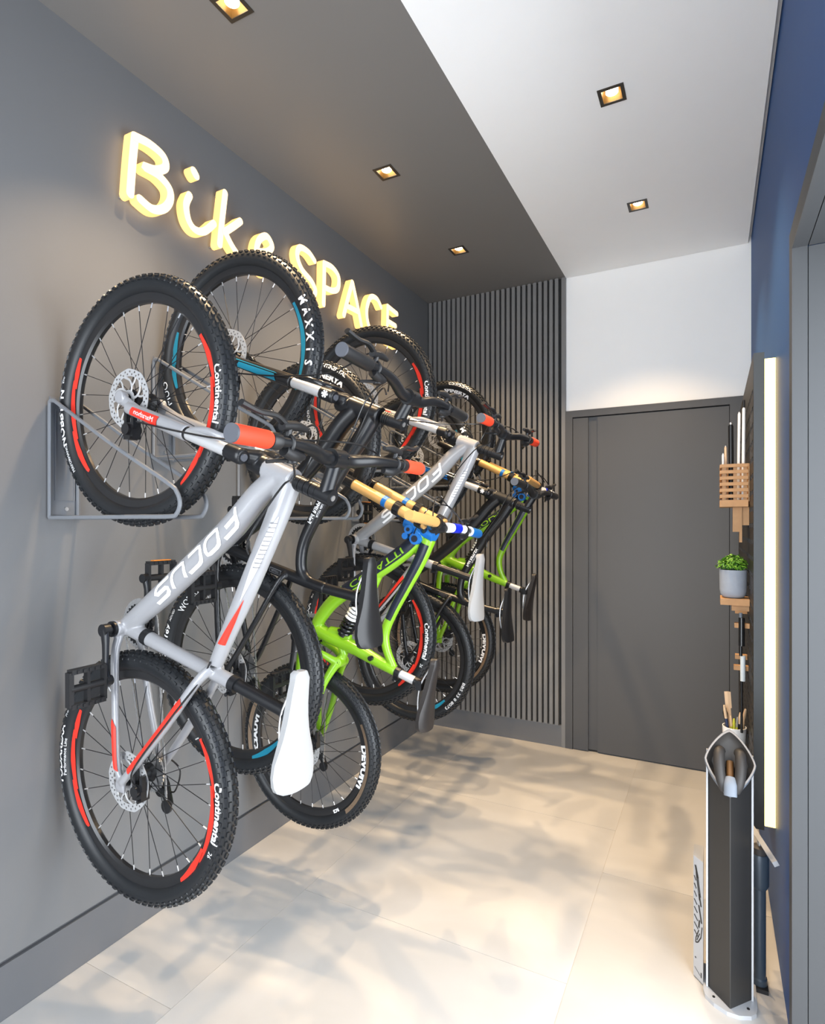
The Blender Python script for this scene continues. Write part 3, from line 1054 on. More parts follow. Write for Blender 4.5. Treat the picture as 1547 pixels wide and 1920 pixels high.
def sus_fork(root, F, Q, d, org, m_low, leg_t, decal=None, emblem=False):
    F, Q = Vector((F[0], 0, F[1])), Vector((Q[0], 0, Q[1]))
    d = Vector((d[0], 0, d[1])).normalized()
    nf = Vector((-d.z, 0, d.x))      # forward of the fork (up the wall)
    lower = MB(); st = []; cap = MB()
    for s in (-1, 1):
        o = Vector((0, s * 0.064, 0))
        l0, l1 = Q - d * 0.405 + o, Q - d * leg_t + o
        lower.tube([l0, l0 + d * .06, l1 - d * .06, l1], [.0165, .0175, .0205, .0215], 16)
        lower.tube([F + o * .93 - nf * .004, (F + o * .93 + l0 + d * .03) / 2, l0 + d * .05], [.017, .015, .015], 12, lat=.55)
        lower.cyl(F + o - Vector((0, s * .012, 0)), F + o + Vector((0, s * .008, 0)), 0.018)
        st.append(MB().cyl(l1 - d * .02, Q + o, 0.0165, 16))
        cap.cyl(l1 - d * .001, l1 + d * .006, 0.0185, 16)
    a = Q - d * leg_t
    ap = [a + Vector((0, -0.06, 0)) - d * .012, a + nf * .022 + d * .05 + Vector((0, -0.062, 0)), a + nf * .022 + d * .105 + Vector((0, -0.045, 0)), a + nf * .022 + d * .118, a + nf * .022 + d * .105 + Vector((0, 0.045, 0)), a + nf * .022 + d * .05 + Vector((0, 0.062, 0)), a + Vector((0, 0.06, 0)) - d * .012]
    lower.tube(ap, [.013, .0105, .0105, .011, .0105, .0105, .013], 12, sm=6, ref=tuple(nf))
    me = welded(lower, 'fork_lowers', m_low, org, 0.0026, 4)
    fk = obj('fork_lowers', me, root)
    part('stanchion_seal', cap, M['black'], fk, org)
    for q_ in st:
        part('stanchion', q_, M['silver'], root, org)
    cr = MB()
    for s in (-1, 1):
        o = Vector((0, s * 0.064, 0))
        cr.tube([Q - d * .024 + o, Q + d * .020 + o, Q + d * .028 + o], [.0195, .0205, .017], 16)
    cr.tube([Q + Vector((0, -.064, 0)), Q + Vector((0, -.03, 0)) + d * .012, Q + d * .018, Q + Vector((0, .03, 0)) + d * .012, Q + Vector((0, .064, 0))], [.019, .019, .023, .019, .019], 14, sm=4, ref=tuple(nf))
    cr.tube([Q + d * .0 - nf * .010, Q + d * .055 - nf * .012], [.026, .027], 18)
    me = welded(cr, 'fork_crown', M['black'], org, 0.0026, 3)
    fc = obj('fork_crown', me, root)
    # adjuster dial on top of the near leg
    part('dial', MB().cyl(Q + d * .027 + Vector((0, -.064, 0)), Q + d * .033 + Vector((0, -.064, 0)), .009, 16), M['grip_cap'], fc, org)
    return fk, fc, nf


def stem_and_bar(root, s0, s1, barc, org, sweep, grips, cap, half=0.36, turn=0.0, black_grip=False, tag_white=True):
    """steerer spacers s0-s1, stem to the bar centre, riser bar along y"""
    s0, s1, B = [Vector((q[0], 0, q[1])) for q in (s0, s1, barc)]
    d = (s1 - s0).normalized()
    sp_ = MB()
    n = 4
    for k in range(n):
        a = s0.lerp(s1, k / n)
        sp_.cyl(a + d * .0008, s0.lerp(s1, (k + 1) / n) - d * .0008, 0.0195, 18)
    part('headset_spacer', sp_, M['black'], root, org)
    st = MB()
    c = s1 + d * .020
    st.cyl(s1, s1 + d * .042, 0.0195, 18).tube([c, B], [.0185, .0165], 14, lat=1.0)
    st.cyl(B + Vector((0, -.024, 0)), B + Vector((0, .024, 0)), 0.0225, 18)
    for y in (-.018, .018):
        st.cyl(B + Vector((0, y, .010)) + d * .018, B + Vector((0, y, .010)) + d * .026, 0.004, 8)
    sm_ = part('stem', st, M['black'], root, org)
    part('stem_bolt', MB().cyl(s1 + d * .041, s1 + d * .044, 0.007, 12), M['steel'], sm_, org)
    q = lambda y, dx, dz: B + Vector((dx, y, dz + turn * -y))
    dx, dz = sweep
    pts = [q(-half, dx, dz), q(-.2, dx + .004, dz), q(-.12, dx * .75, dz * .8), q(-.055, 0, 0), q(0, 0, 0), q(.055, 0, 0), q(.12, dx * .75, dz * .8), q(.2, dx + .004, dz), q(half, dx, dz)]
    rr = [.0112, .0114, .0145, .0158, .016, .0158, .0145, .0114, .0112]
    part('handlebar', MB().tube(pts, rr, 16, sm=7, ref=(0, 0, 1)), M['black'], root, org)
    for s in (-1, 1):
        a, b = q(s * (half - .118), dx, dz), q(s * half, dx, dz)
        if black_grip:
            grip(root, a, b, org, grips, 0.0175, cap)
        else:
            grip(root, a, a.lerp(b, .22), org, M['plastic'], .0165, None, 'grip_collar')
            grip(root, a.lerp(b, .24), b, org, grips, 0.0175, cap)
        p_ = q(s * (half - .145), dx, dz)
        lever_set(root, tuple(p_), s, org)
    return q


def seat_cluster(root, col, p0, p1, org, m_post, r=0.0155, lever=False):
    col, p0, p1 = [Vector((q[0], 0, q[1])) for q in (col, p0, p1)]
    d = (p1 - p0).normalized()
    part('seatpost', MB().cyl(p0, p1 - d * .012, r, 18), m_post, root, org)
    c = MB().cyl(col - d * .010, col + d * .010, r + .0055, 18).box(col + Vector((-.012, 0, -.022)), (.014, .02, .014))
    c.cyl(col + Vector((-.012, -.02, -.024)), col + Vector((-.012, .014, -.024)), 0.005, 10)
    part('seat_collar', c, M['black'], root, org)
    h = MB().cyl(p1 - d * .020, p1 + d * .004, r + .003, 16).box(p1 + d * .008, (.022, .05, .034))
    h.cyl(p1 + Vector((0, -.026, .0)), p1 + Vector((0, .026, 0)), .008, 10)
    part('saddle_clamp', h, M['black'], root, org)


def letters_on(S, mb, word, u0, pitch, h, wd, slant=0.16, step=0.90):
    """squared sports lettering laid along a tube, top towards +w"""
    G = {'F': [[(0.95, 1), (0.2, 1), (0.08, .86), (0.0, 0)], [(0.07, .48), (0.75, .48)]],
         'O': [[(0.5, 0), (0.72, 0), (0.86, .08), (0.93, .3), (0.95, .7), (0.9, .92), (0.75, 1), (0.3, 1), (0.14, .92), (0.07, .7), (0.05, .3), (0.1, .08), (0.25, 0), (0.5, 0)]],
         'C': [[(1.0, 1), (0.32, 1), (0.16, .92), (0.08, .7), (0.05, .3), (0.1, .08), (0.25, 0), (0.95, 0)]],
         'U': [[(0.08, 1), (0.05, .3), (0.1, .08), (0.25, 0), (0.72, 0), (0.86, .08), (0.93, .3), (0.96, 1)]],
         'S': [[(1.0, 1), (0.22, 1), (0.08, .85), (0.1, .62), (0.24, .5), (0.8, .5), (0.95, .36), (0.93, .14), (0.8, 0), (0.0, 0)]]}
    for i, ch in enumerate(word):
        for pl in G[ch]:
            S.stroke(mb, [(u0 + pitch * (i + q[0] * step * .92) - slant * h * (q[1] - .5), -.007 - (q[1] - 0.5) * h) for q in pl], wd)


# ------------------------------------------------------------------ bike type A: white hardtail
def make_white_bike():
    org = (0.018, 1.09, 0.352)
    o0 = (0.018, 0, 0.352)
    root = thing('mountain_bike', 'white hardtail bike with coral red grips, nearest the camera, low on wall', 'bicycle', org, 'mountain bikes hung on the wall')
    F, R_ = (.368, 1.745), (.368, .702)
    red = []
    for a0, a1 in ((2.60, 2.92), (2.84, 3.46), (3.36, 3.86), (-.95, -.50), (-.62, .12), (.02, .55)):
        r1 = MB(); arc_decal(r1, .35, a0, a1, .2775, .2965, point=.5); red.append(('rim_decal', r1, M['red']))
    t1 = []
    t1.append(('Continental', .030, .3185, -.05, dict(stretch=1.05, bold=.0008)))
    t1.append(('26', .016, .3185, -.38, dict()))
    t1.append(('NOBBY  N', .030, .322, 3.22, dict(stretch=1.25, bold=.0008)))
    t1.append(('Evo', .014, .322, 2.86, dict()))
    t1.append(('PERFORMANCE', .014, .318, 3.62, dict()))
    t2 = []
    t2.append(('Continental', .032, .318, -.08, dict(stretch=1.05, bold=.001)))
    t2.append(('26', .018, .318, -.43, dict()))
    t2.append(('TUDAREXA', .027, .326, 3.10, dict(stretch=1.3, bold=.0008)))
    t2.append(('Performance Line', .0125, .308, 3.12, dict(stretch=1.25)))
    t2.append(('Pro', .016, .325, 2.70, dict()))
    wheel(root, 'front_wheel', .35, (F[0], 0, F[1]), o0, False, red + lettering(t1, .35), phase=.05)
    wheel(root, 'rear_wheel', .35, (R_[0], 0, R_[1]), o0, True, red + lettering(t2, .35), phase=.12)
    bb = (.308, 1.113)
    f = MB()
    f.tube([(.822, 0, 1.537), (.904, 0, 1.504)], [.0285, .0285], 20)
    dt = [(.868, 0, 1.52), (.80, 0, 1.478), (.715, 0, 1.40), (.604, 0, 1.318), (.45, 0, 1.208), (bb[0], 0, bb[1])]
    dtr = [.028, .031, .033, .0325, .031, .026]
    f.tube(dt, dtr, 20, sm=4)
    tt = [(.893, 0, 1.505), (.855, 0, 1.425), (.766, 0, 1.255), (.70, 0, 1.135), (.652, 0, 1.045)]
    ttr = [.028, .028, .0255, .0215, .0185]
    f.tube(tt, ttr, 20, sm=4)
    f.tube([(bb[0], 0, bb[1]), (.5, 0, 1.059), (.66, 0, 1.017), (.722, 0, 1.000)], [.022, .0185, .019, .0195], 18)
    f.cyl((bb[0], -.042, bb[1]), (bb[0], .042, bb[1]), .0235, 20)
    for s in (-1, 1):
        f.tube([(.648, s * .012, 1.035), (.62, s * .036, 1.0), (.53, s * .050, .885), (.40, s * .064, .737), (.372, s * .064, .708)], [.0145, .0125, .0125, .0115, .010], 14, sm=5)
        f.tube([(bb[0] + .004, s * .02, bb[1] - .01), (.315, s * .042, 1.05), (.328, s * .052, .92), (.352, s * .064, .77), (.366, s * .064, .712)], [.014, .013, .0115, .011, .010], 14, sm=5, lat=.8)
        f.box((.368, s * .064, .705), (.034, .008, .046))
        f.cyl((.368, s * .058, .702), (.368, s * .070, .702), .015)
    fr = obj('frame', welded(f, 'frame', M['white_frame'], o0), root)
    S = Surf(dt, dtr, 8)
    fo = MB(); letters_on(S, fo, 'FOCUS', .152, .0745, .036, .0098, slant=-.62)
    part('frame_lettering', fo, M['white'], fr, o0, smooth=0, label='bold white lettering on the down tube')
    T = Surf(tt, ttr, 8, off=.0016)
    wd_ = MB(); T.strip(wd_, [(.085, -.020), (.13, -.009), (.22, -.004), (.32, -.010)], [(.085, -.022), (.13, -.0245), (.22, -.021), (.32, -.0115)], 20, 3)
    part('frame_decal', wd_, M['white'], fr, o0, smooth=0, label='long white flash on the top tube')
    ln = MB(); T2 = Surf(tt, ttr, 8, off=.0026)
    for k in range(11):
        u = .10 + .012 * k
        T2.stroke(ln, [(u + .006, -.0085), (u, -.0235)], .0024, k=6)
    part('frame_decal', ln, M['grey_text'], fr, o0, smooth=0, label='fine grey lines in the white flash')
    rd = MB(); T.strip(rd, [(.315, -.0165), (.38, -.007), (.455, .003)], [(.315, -.0175), (.38, -.019), (.45, -.017)], 16, 3)
    part('frame_decal', rd, M['red'], fr, o0, smooth=0, label='coral red arrow flash on the top tube'); rd = MB()
    ss = Surf([(.648, -.012, 1.035), (.62, -.036, 1.0), (.53, -.050, .885), (.40, -.064, .737), (.372, -.064, .708)], [.0145, .0125, .0125, .0115, .010], 8, off=.0016)
    ss.strip(rd, [(.105, .004), (.13, .009), (.38, .008)], [(.12, -.012), (.15, -.008), (.385, -.005)], 20, 3)
    part('frame_decal', rd, M['red'], fr, o0, smooth=0, label='coral red flash on the seat stay'); rd = MB()
    cs_ = Surf([(bb[0] + .004, -.02, bb[1] - .01), (.315, -.042, 1.05), (.328, -.052, .92), (.352, -.064, .77), (.366, -.064, .712)], [.014, .013, .0115, .011, .010], 8, off=.0016, lat=.8)
    cs_.strip(rd, [(.235, .0), (.26, .010), (.36, .010)], [(.26, -.010), (.27, -.010), (.375, -.008)], 16, 3)
    part('frame_decal', rd, M['red'], fr, o0, smooth=0, label='coral red flash on the chain stay')
    part('derailleur_band', MB().cyl((.384, 0, 1.0925), (.404, 0, 1.087), .0225, 20).tube([(.39, .02, 1.09), (.37, .045, 1.075), (.35, .047, 1.05)], [.012, .01, .007], 8), M['black'], root, o0)
    Q, d = (.779, 1.569), (.935, -.355)
    fk, fc, nf = sus_fork(root, F, Q, d, o0, M['white_frame'], .168)
    dv = Vector((d[0], 0, d[1])).normalized(); Qv = Vector((Q[0], 0, Q[1]))
    L1 = Surf([Qv - dv * .405 + Vector((0, -.064, 0)), Qv - dv * .345 + Vector((0, -.064, 0)), Qv - dv * .228 + Vector((0, -.064, 0)), Qv - dv * .168 + Vector((0, -.064, 0))], [.0165, .0175, .0205, .0215], 4, off=.0018)
    rd2 = MB(); L1.strip(rd2, [(.028, .012), (.142, .013)], [(.035, -.009), (.142, -.013)], 12, 4)
    part('fork_decal', rd2, M['red'], fk, o0, smooth=0, label='coral red fork sticker')
    w2 = MB()
    vv, ff = text2d('Marathon', .022)
    w2.add([L1.at(.088 - q.x * .95, (-q.y) * .8) for q in vv], ff); w2.v = [q + Vector((0, -.0006, 0)) for q in w2.v]
    part('fork_lettering', w2, M['white'], fk, o0, smooth=0)
    q = stem_and_bar(root, (.912, 1.501), (.975, 1.4765), (1.024, 1.550), o0, (.034, .007), M['grip_orange'], M['grip_cap'], .355)
    seat_cluster(root, (.716, 1.0015), (.716, 1.0015), (.893, .951), o0, M['black'])
    saddle(root, (.930, 1.059), (.922, .783), o0, M['saddle_white'], .074)
    crankset(root, bb, (.038, -.128), o0, M['black'], amber=True)
    chain(root, bb, R_, o0)
    caliper(root, (.398, -.052, 1.652), o0)
    caliper(root, (.425, -.046, .690), o0)
    cable(root, [(1.03, -.16, 1.53), (1.0, -.12, 1.50), (.93, -.07, 1.49), (.86, -.055, 1.43), (.80, -.045, 1.36), (.79, -.03, 1.33)], o0)
    cable(root, [(1.035, -.16, 1.58), (1.02, -.08, 1.615), (.95, .03, 1.60), (.89, .05, 1.52)], o0)
    cable(root, [(1.035, .16, 1.58), (1.0, .10, 1.60), (.9, -.02, 1.60), (.78, -.085, 1.60), (.62, -.09, 1.63), (.45, -.078, 1.67)], o0)
    cable(root, [(.655, -.022, 1.055), (.64, -.030, 1.02), (.62, -.046, .985), (.55, -.062, .90), (.43, -.075, .755), (.43, -.06, .70)], o0)
    cable(root, [(.36, .07, .74), (.42, .085, .70), (.40, .085, .63), (.37, .075, .64)], o0)
    return root


# ------------------------------------------------------------------ bike type B: black frame with a bent top tube
def make_black_bike():
    o0 = (0.018, 0, 0.573)
    root = thing('mountain_bike', 'matt black bike with bent top tube and black grips, just behind nearest white bike', 'bicycle', (0.018, 1.456, 0.573), 'mountain bikes hung on the wall')
    F, R_ = (.368, 1.963), (.368, .923)
    tl, tl2 = [], []
    for lst, a0, a1 in ((tl, 2.72, 3.12), (tl, 3.02, 3.42), (tl, -.5, .5), (tl2, -1.3, -.85)):
        r1 = MB(); arc_decal(r1, .35, a0, a1, .2775, .2965, point=.5); lst.append(('rim_decal', r1, M['teal']))
    t1 = []
    for k, ch in enumerate('MAXXIS'):
        t1.append((ch, .036, .3205, .42 - k * .125, dict(bold=.001)))
    t1.append(('MUO', .034, .3205, 3.45, dict(stretch=1.2)))
    t2 = []
    t2.append(('C.R.E169', .030, .322, 2.95, dict(stretch=1.2, bold=.0008)))
    t2.append(('ADDED', .014, .322, 2.62, dict()))
    t2.append(('WORLD', .024, .300, 2.33, dict(stretch=1.3)))
    t2.append(('BBS 33 8 8073', .022, .318, -.62, dict(stretch=1.4)))
    wheel(root, 'front_wheel', .35, (F[0], 0, F[1]), o0, False, tl + lettering(t1, .35), phase=.02)
    wheel(root, 'rear_wheel', .35, (R_[0], 0, R_[1]), o0, True, tl2 + lettering(t2, .35), phase=.09)
    bb = (.312, 1.330)
    f = MB()
    f.tube([(.822, 0, 1.760), (.925, 0, 1.716)], [.028, .028], 20)
    f.tube([(.845, 0, 1.748), (.79, 0, 1.705), (.735, 0, 1.645), (.64, 0, 1.555), (.48, 0, 1.43), bb[:1] + (0,) + bb[1:]], [.027, .029, .030, .029, .028, .025], 20, sm=4)
    tt = [(.905, 0, 1.722), (.865, 0, 1.665), (.775, 0, 1.555), (.695, 0, 1.430), (.647, 0, 1.345), (.636, 0, 1.275), (.652, 0, 1.236), (.69, 0, 1.214)]
    ttr = [.026, .026, .024, .0205, .0185, .018, .018, .017]
    f.tube(tt, ttr, 20, sm=5)
    f.tube([(bb[0], 0, bb[1]), (.50, 0, 1.268), (.66, 0, 1.2235), (.73, 0, 1.206)], [.021, .0185, .019, .0185], 18)
    f.cyl((bb[0], -.042, bb[1]), (bb[0], .042, bb[1]), .0235, 20)
    for s in (-1, 1):
        f.tube([(.585, s * .012, 1.245), (.565, s * .032, 1.215), (.49, s * .048, 1.09), (.40, s * .064, .95), (.372, s * .064, .928)], [.0115, .0095, .0095, .0095, .0095], 14, sm=5)
        f.tube([(bb[0] + .004, s * .02, bb[1] - .01), (.318, s * .042, 1.27), (.330, s * .052, 1.14), (.352, s * .064, .99), (.366, s * .064, .933)], [.014, .013, .0115, .011, .010], 14, sm=5, lat=.8)
        f.box((.368, s * .064, .926), (.034, .008, .046))
    fr = obj('frame', welded(f, 'frame', M['black_frame'], o0), root)
    T = Surf(tt, ttr, 6)
    tx = MB(); vv, ff = text2d('Feld RIPPLEX', .020, .0005)
    tx.add([T.at(.335 - q.x * .95, -q.y * .9) for q in vv], ff)
    vv, ff = text2d('ALLOY 6061', .009)
    tx.add([T.at(.335 - q.x, -q.y - .014) for q in vv], ff)
    part('frame_lettering', tx, M['white'], fr, o0, smooth=0, label='small white print on the bent top tube')
    S2 = Surf([(bb[0], 0, bb[1]), (.50, 0, 1.268), (.66, 0, 1.2235), (.73, 0, 1.206)], [.021, .0185, .019, .0185], 8)
    bd = MB()
    S2.stroke(bd, [(.225, .007), (.27, .007), (.27, -.007), (.225, -.007), (.225, .007)], .0012)
    vv, ff = text2d('ALLOY', .010)
    bd.add([S2.at(.2475 + q.x, q.y) for q in vv], ff)
    part('frame_decal', bd, M['grey_text'], fr, o0, smooth=0, label='small grey badge on the seat tube')
    Q, d = (.784, 1.781), (.928, -.373)
    fk, fc, nf = sus_fork(root, F, Q, d, o0, M['gloss_black'], .140)
    dv = Vector((d[0], 0, d[1])).normalized(); Qv = Vector((Q[0], 0, Q[1]))
    L1 = Surf([Qv - dv * t + Vector((0, -.064, 0)) for t in (.405, .345, .20, .14)], [.0165, .0175, .0205, .0215], 4, off=.0018)
    td = MB(); L1.strip(td, [(.04, .014), (.215, .014)], [(.05, -.003), (.205, -.005)], 14, 4)
    L1.strip(td, [(.03, -.006), (.215, -.008)], [(.03, -.009), (.205, -.0105)], 12, 2)
    part('fork_decal', td, M['teal'], fk, o0, smooth=0, label='teal sticker on the black fork leg')
    e = MB()
    c = Qv + Vector((0, -.0855, 0)) + dv * .004
    for k in range(6):
        a = k * PI / 3
        e.tube([c, c + dv * (.011 * math.cos(a)) + nf * (.011 * math.sin(a))], [.0015, .0035], 6, lat=.2)
    part('fork_emblem', e, M['white'], fc, o0, label='white leaf emblem')
    stem_and_bar(root, (.935, 1.712), (.962, 1.7015), (1.024, 1.760), o0, (.012, .022), M['plastic'], M['grip_cap'], .36, turn=.045, black_grip=True)
    seat_cluster(root, (.845, 1.187), (.72, 1.208), (.868, 1.183), o0, M['black'], r=.0165)
    saddle(root, (.897, 1.306), (.909, 1.046), o0, M['saddle_black'], .068)
    crankset(root, bb, (.052, -.125), o0, M['black'])
    chain(root, bb, R_, o0)
    caliper(root, (.40, -.052, 1.862), o0)
    caliper(root, (.425, -.046, .912), o0)
    cable(root, [(1.02, -.18, 1.80), (.97, -.13, 1.86), (.83, -.11, 1.83), (.62, -.09, 1.85), (.45, -.08, 1.88)], o0)
    cable(root, [(1.03, -.15, 1.74), (.99, -.10, 1.77), (.93, -.06, 1.74), (.86, -.04, 1.64), (.80, -.035, 1.56), (.79, -.03, 1.50)], o0)
    cable(root, [(1.03, -.14, 1.75), (.98, -.06, 1.80), (.91, -.05, 1.76), (.84, -.038, 1.65), (.77, -.034, 1.56)], o0)
    return root


# ------------------------------------------------------------------ bike type C: lime downhill bike
def make_lime_bike():
    o0 = (0.018, 0, 0.195)
    root = thing('mountain_bike', 'lime green full suspension bike with gold fork tubes, lower one with dark brown saddle', 'bicycle', (0.018, 1.873, 0.195), 'mountain bikes hung on the wall')
    F, R_ = (.348, 1.73), (.348, .525)
    rt = []; tn = MB(); tn2 = MB()
    rt.append(('DEVUIVI', .030, .268, -.15, dict(kind='rim', stretch=1.55, bold=.0018)))
    rt.append(('RCS', .016, .268, -1.02, dict(kind='rim', bold=.001)))
    rt.append(('CIAUVI', .030, .268, 3.10, dict(kind='rim', stretch=1.55, bold=.0018)))
    arc_decal(tn, .33, -.85, .45, .282, .297, point=0, tyre=True)
    arc_decal(tn2, .33, 2.62, 3.55, .282, .297, point=0, tyre=True)
    t1 = []
    t1.append(('CONTINENTAL', .020, .306, 1.15, dict(stretch=1.15, bold=.0006)))
    rt2 = []
    rt2.append(('SPINERYA', .030, .268, 1.2, dict(kind='rim', stretch=1.3, bold=.0015)))
    rt2.append(('CIAUVI', .030, .268, 3.3, dict(kind='rim', stretch=1.5, bold=.0018)))
    wheel(root, 'front_wheel', .33, (F[0], 0, F[1]), o0, False, lettering(rt2, .33) + lettering(t1, .33), phase=.03)
    wheel(root, 'rear_wheel', .33, (R_[0], 0, R_[1]), o0, True, lettering(rt, .33) + [('tyre_stripe', tn, M['tan']), ('tyre_stripe', tn2, M['tan'])], phase=.06)
    bb = (.333, .965)
    f = MB()
    dt = [(.855, 0, 1.372), (.80, 0, 1.318), (.70, 0, 1.250), (.58, 0, 1.178), (.47, 0, 1.105), (.405, 0, 1.035), (.385, 0, .995)]
    dtr = [.027, .030, .031, .030, .028, .026, .026]
    f.tube(dt, dtr, 20, sm=5, lat=.9)
    tt = [(.880, 0, 1.352), (.845, 0, 1.275), (.79, 0, 1.180), (.735, 0, 1.085), (.70, 0, 1.005), (.705, 0, .94), (.735, 0, .875)]
    ttr = [.027, .025, .022, .0195, .018, .0165, .015]
    f.tube(tt, ttr, 20, sm=5, lat=.9)
    st = [(.375, 0, .995), (.45, 0, .965), (.56, 0, .932), (.65, 0, .897), (.745, 0, .862)]
    f.tube(st, [.026, .029, .027, .023, .019], 18, sm=4)
    f.tube([(.385, 0, 1.0), (.345, 0, .975), bb[:1] + (0,) + bb[1:]], [.024, .026, .026], 16)
    f.cyl((bb[0], -.04, bb[1]), (bb[0], .04, bb[1]), .026, 20)
    f.tube([(.655, 0, 1.22), (.615, 0, 1.15), (.595, 0, 1.125)], [.018, .016, .014], 12)
    f.tube([(.69, 0, 1.245), (.655, 0, 1.17), (.61, 0, 1.13)], [.014, .012, .012], 12)
    f.tube([(.45, 0, .985), (.50, 0, .985), (.545, 0, .965)], [.020, .018, .014], 12)
    fr = obj('frame', welded(f, 'frame', M['lime'], o0), root)
    D = Surf(dt, dtr, 8, off=.0016, lat=.9)
    bk = MB()
    D.strip(bk, [(.02, .031), (.40, .030)], [(.02, -.017), (.40, -.012)], 36, 8)
    part('frame_stripe', bk, M['navy_decal'], fr, o0, smooth=60, label='black panel over the lime down tube'); bk = MB()
    T = Surf(tt, ttr, 8, off=.0016, lat=.9)
    T.strip(bk, [(.02, -.019), (.34, -.012)], [(.02, .020), (.34, .012)], 30, 6)
    part('frame_stripe', bk, M['navy_decal'], fr, o0, smooth=60, label='black panel over the lime top tube')
    tx = MB(); vv, ff = text2d('COLATTI', .044, .0004)
    tx.add([D.at(.225 - q.x * 1.5, -q.y * .75 + .004) for q in vv], ff); tx.v = [q + Vector((0, -.0007, 0)) for q in tx.v]
    part('frame_lettering', tx, M['lime'], fr, o0, smooth=0, label='lime lettering on the black panel')
    pv = MB()
    for c in ((.652, .905), (.498, .872)):
        pv.cyl((c[0], -.034, c[1]), (c[0], -.020, c[1]), .0095, 12)
    part('pivot_bolt', pv, M['gloss_black'], fr, o0)
    # blue head tube and its bolts
    hd = MB().tube([(.792, 0, 1.417), (.905, 0, 1.361)], [.0275, .0285], 20)
    hd.tube([(.845, 0, 1.392), (.838, -.012, 1.362)], [.024, .022], 14)
    hb = part('head_tube', hd, M['blue'], root, o0, label='bright blue head tube')
    bl = MB().cyl((.842, -.040, 1.352), (.842, -.020, 1.352), .021, 20)
    bl.cyl((.815, -.038, 1.385), (.815, -.020, 1.385), .016, 18).cyl((.80, -.036, 1.362), (.80, -.020, 1.362), .012, 16)
    part('cable_guide', bl, M['blue'], hb, o0)
    part('guide_bolt', MB().cyl((.842, -.044, 1.352), (.842, -.030, 1.352), .012, 16).cyl((.815, -.041, 1.385), (.815, -.030, 1.385), .007, 12), M['navy_decal'], hb, o0)
    # double crown fork
    d = Vector((.894, 0, -.447)); nf = Vector((.447, 0, .894))
    P0 = Vector((.781, 0, 1.466))
    low = MB(); go = []; cr = MB(); ring = []
    for s in (-1, 1):
        o = Vector((0, s * .078, 0))
        low.tube([P0 - d * .47 + o, P0 - d * .40 + o, P0 - d * .20 + o, P0 - d * .188 + o], [.018, .021, .0225, .024], 16)
        low.tube([Vector(F[:1] + (0,) + F[1:]) + o * .8, P0 - d * .44 + o], [.018, .017], 12, lat=.6)
        go.append(MB().cyl(P0 - d * .19 + o, P0 + d * .140 + o, .0195, 18))
        ring.append(MB().cyl(P0 - d * .048 + o, P0 - d * .030 + o, .0212, 18))
    part('fork_lowers', low, M['gloss_black'], root, o0)
    for g_, r_ in zip(go, ring):
        gp = part('stanchion', g_, M['gold'], root, o0, label='gold anodised fork tube')
        part('travel_ring', r_, M['blue'], gp, o0, label='blue ring on the gold tube')
    for t in (.018, .118):
        c = P0 + d * t
        for s in (-1, 1):
            cr.cyl(c - d * .013 + Vector((0, s * .078, 0)), c + d * .013 + Vector((0, s * .078, 0)), .026, 18)
        cr.tube([c + Vector((0, -.078, 0)), c + Vector((0, -.03, 0)) - nf * .03, c - nf * .042, c + Vector((0, .03, 0)) - nf * .03, c + Vector((0, .078, 0))], [.012, .013, .014, .013, .012], 12, sm=4, ref=tuple(nf))
    part('fork_crown', cr, M['gloss_black'], root, o0)
    # bar with coloured clamps
    B = P0 + d * .150 - nf * .006
    e = Vector((.03, 0, .008)); TURN = -.11
    def bq(y, k=1):
        return B + e * k + Vector((0, y, y * TURN))
    hbp = [bq(-.268), bq(-.15), bq(-.05, 0), B, bq(.05, 0), bq(.15), bq(.33)]
    part('handlebar', MB().tube(hbp, [.011, .0115, .0158, .016, .0158, .0115, .011], 14, sm=6, ref=(0, 0, 1)), M['gloss_black'], root, o0)
    part('stem', MB().cyl(B + Vector((0, -.03, 0)), B + Vector((0, .03, 0)), .023, 16).tube([B, B - nf * .04 - d * .02], [.02, .022], 12), M['black'], root, o0)
    
    grip(root, bq(-.075), bq(-.275), o0, M['gold'], .0175, None)['label'] = 'tan grip'
    part('clamp_ring', MB().cyl(bq(-.072), bq(-.058), .0205, 16), M['gloss_black'], root, o0)
    grip(root, bq(.235), bq(.33), o0, M['blue'], .0185, None)['label'] = 'blue grip'
    part('clamp_ring', MB().cyl(bq(.222), bq(.232), .0195, 16), M['white'], root, o0)
    lever_set(root, tuple(bq(.185)), 1, o0)
    rs = MB().tube([bq(.055, .5), bq(.085, .7)], [.019, .017], 14, ref=(1, 0, 0)).tube([bq(.135), bq(.165, 1.1)], [.013, .017], 14, ref=(1, 0, 0))
    part('brake_reservoir', rs, M['white'], root, o0, label='white brake reservoir')
    part('clamp_ring', MB().tube([bq(.088, .7), bq(.130)], [.019, .018], 14, ref=(1, 0, 0)), M['royal'], root, o0, label='royal blue clamp')
    # shock
    a, b = Vector((.600, 0, 1.118)), Vector((.510, 0, .975))
    dd = (b - a).normalized(); u = dd.orthogonal().normalized(); w = dd.cross(u)
    L = (b - a).length
    part('shock_body', MB().cyl(a, b, .011, 14).cyl(a, a + dd * .03, .026, 18).cyl(b - dd * .03, b, .022, 18), M['gloss_black'], root, o0)
    for c0, c1, mm, lab in ((.16, .52, M['white'], 'white upper coils'), (.52, .92, M['gloss_black'], 'black lower coils')):
        tn_ = 4
        pts = [a + dd * L * (c0 + (c1 - c0) * i / (tn_ * 12)) + (u * math.cos(i * PI / 6) + w * math.sin(i * PI / 6)) * .025 for i in range(tn_ * 12 + 1)]
        part('shock_spring', MB().tube(pts, .0058, 8, ref=tuple(dd)), mm, root, o0, label=lab)
    # swing arm
    g = MB()
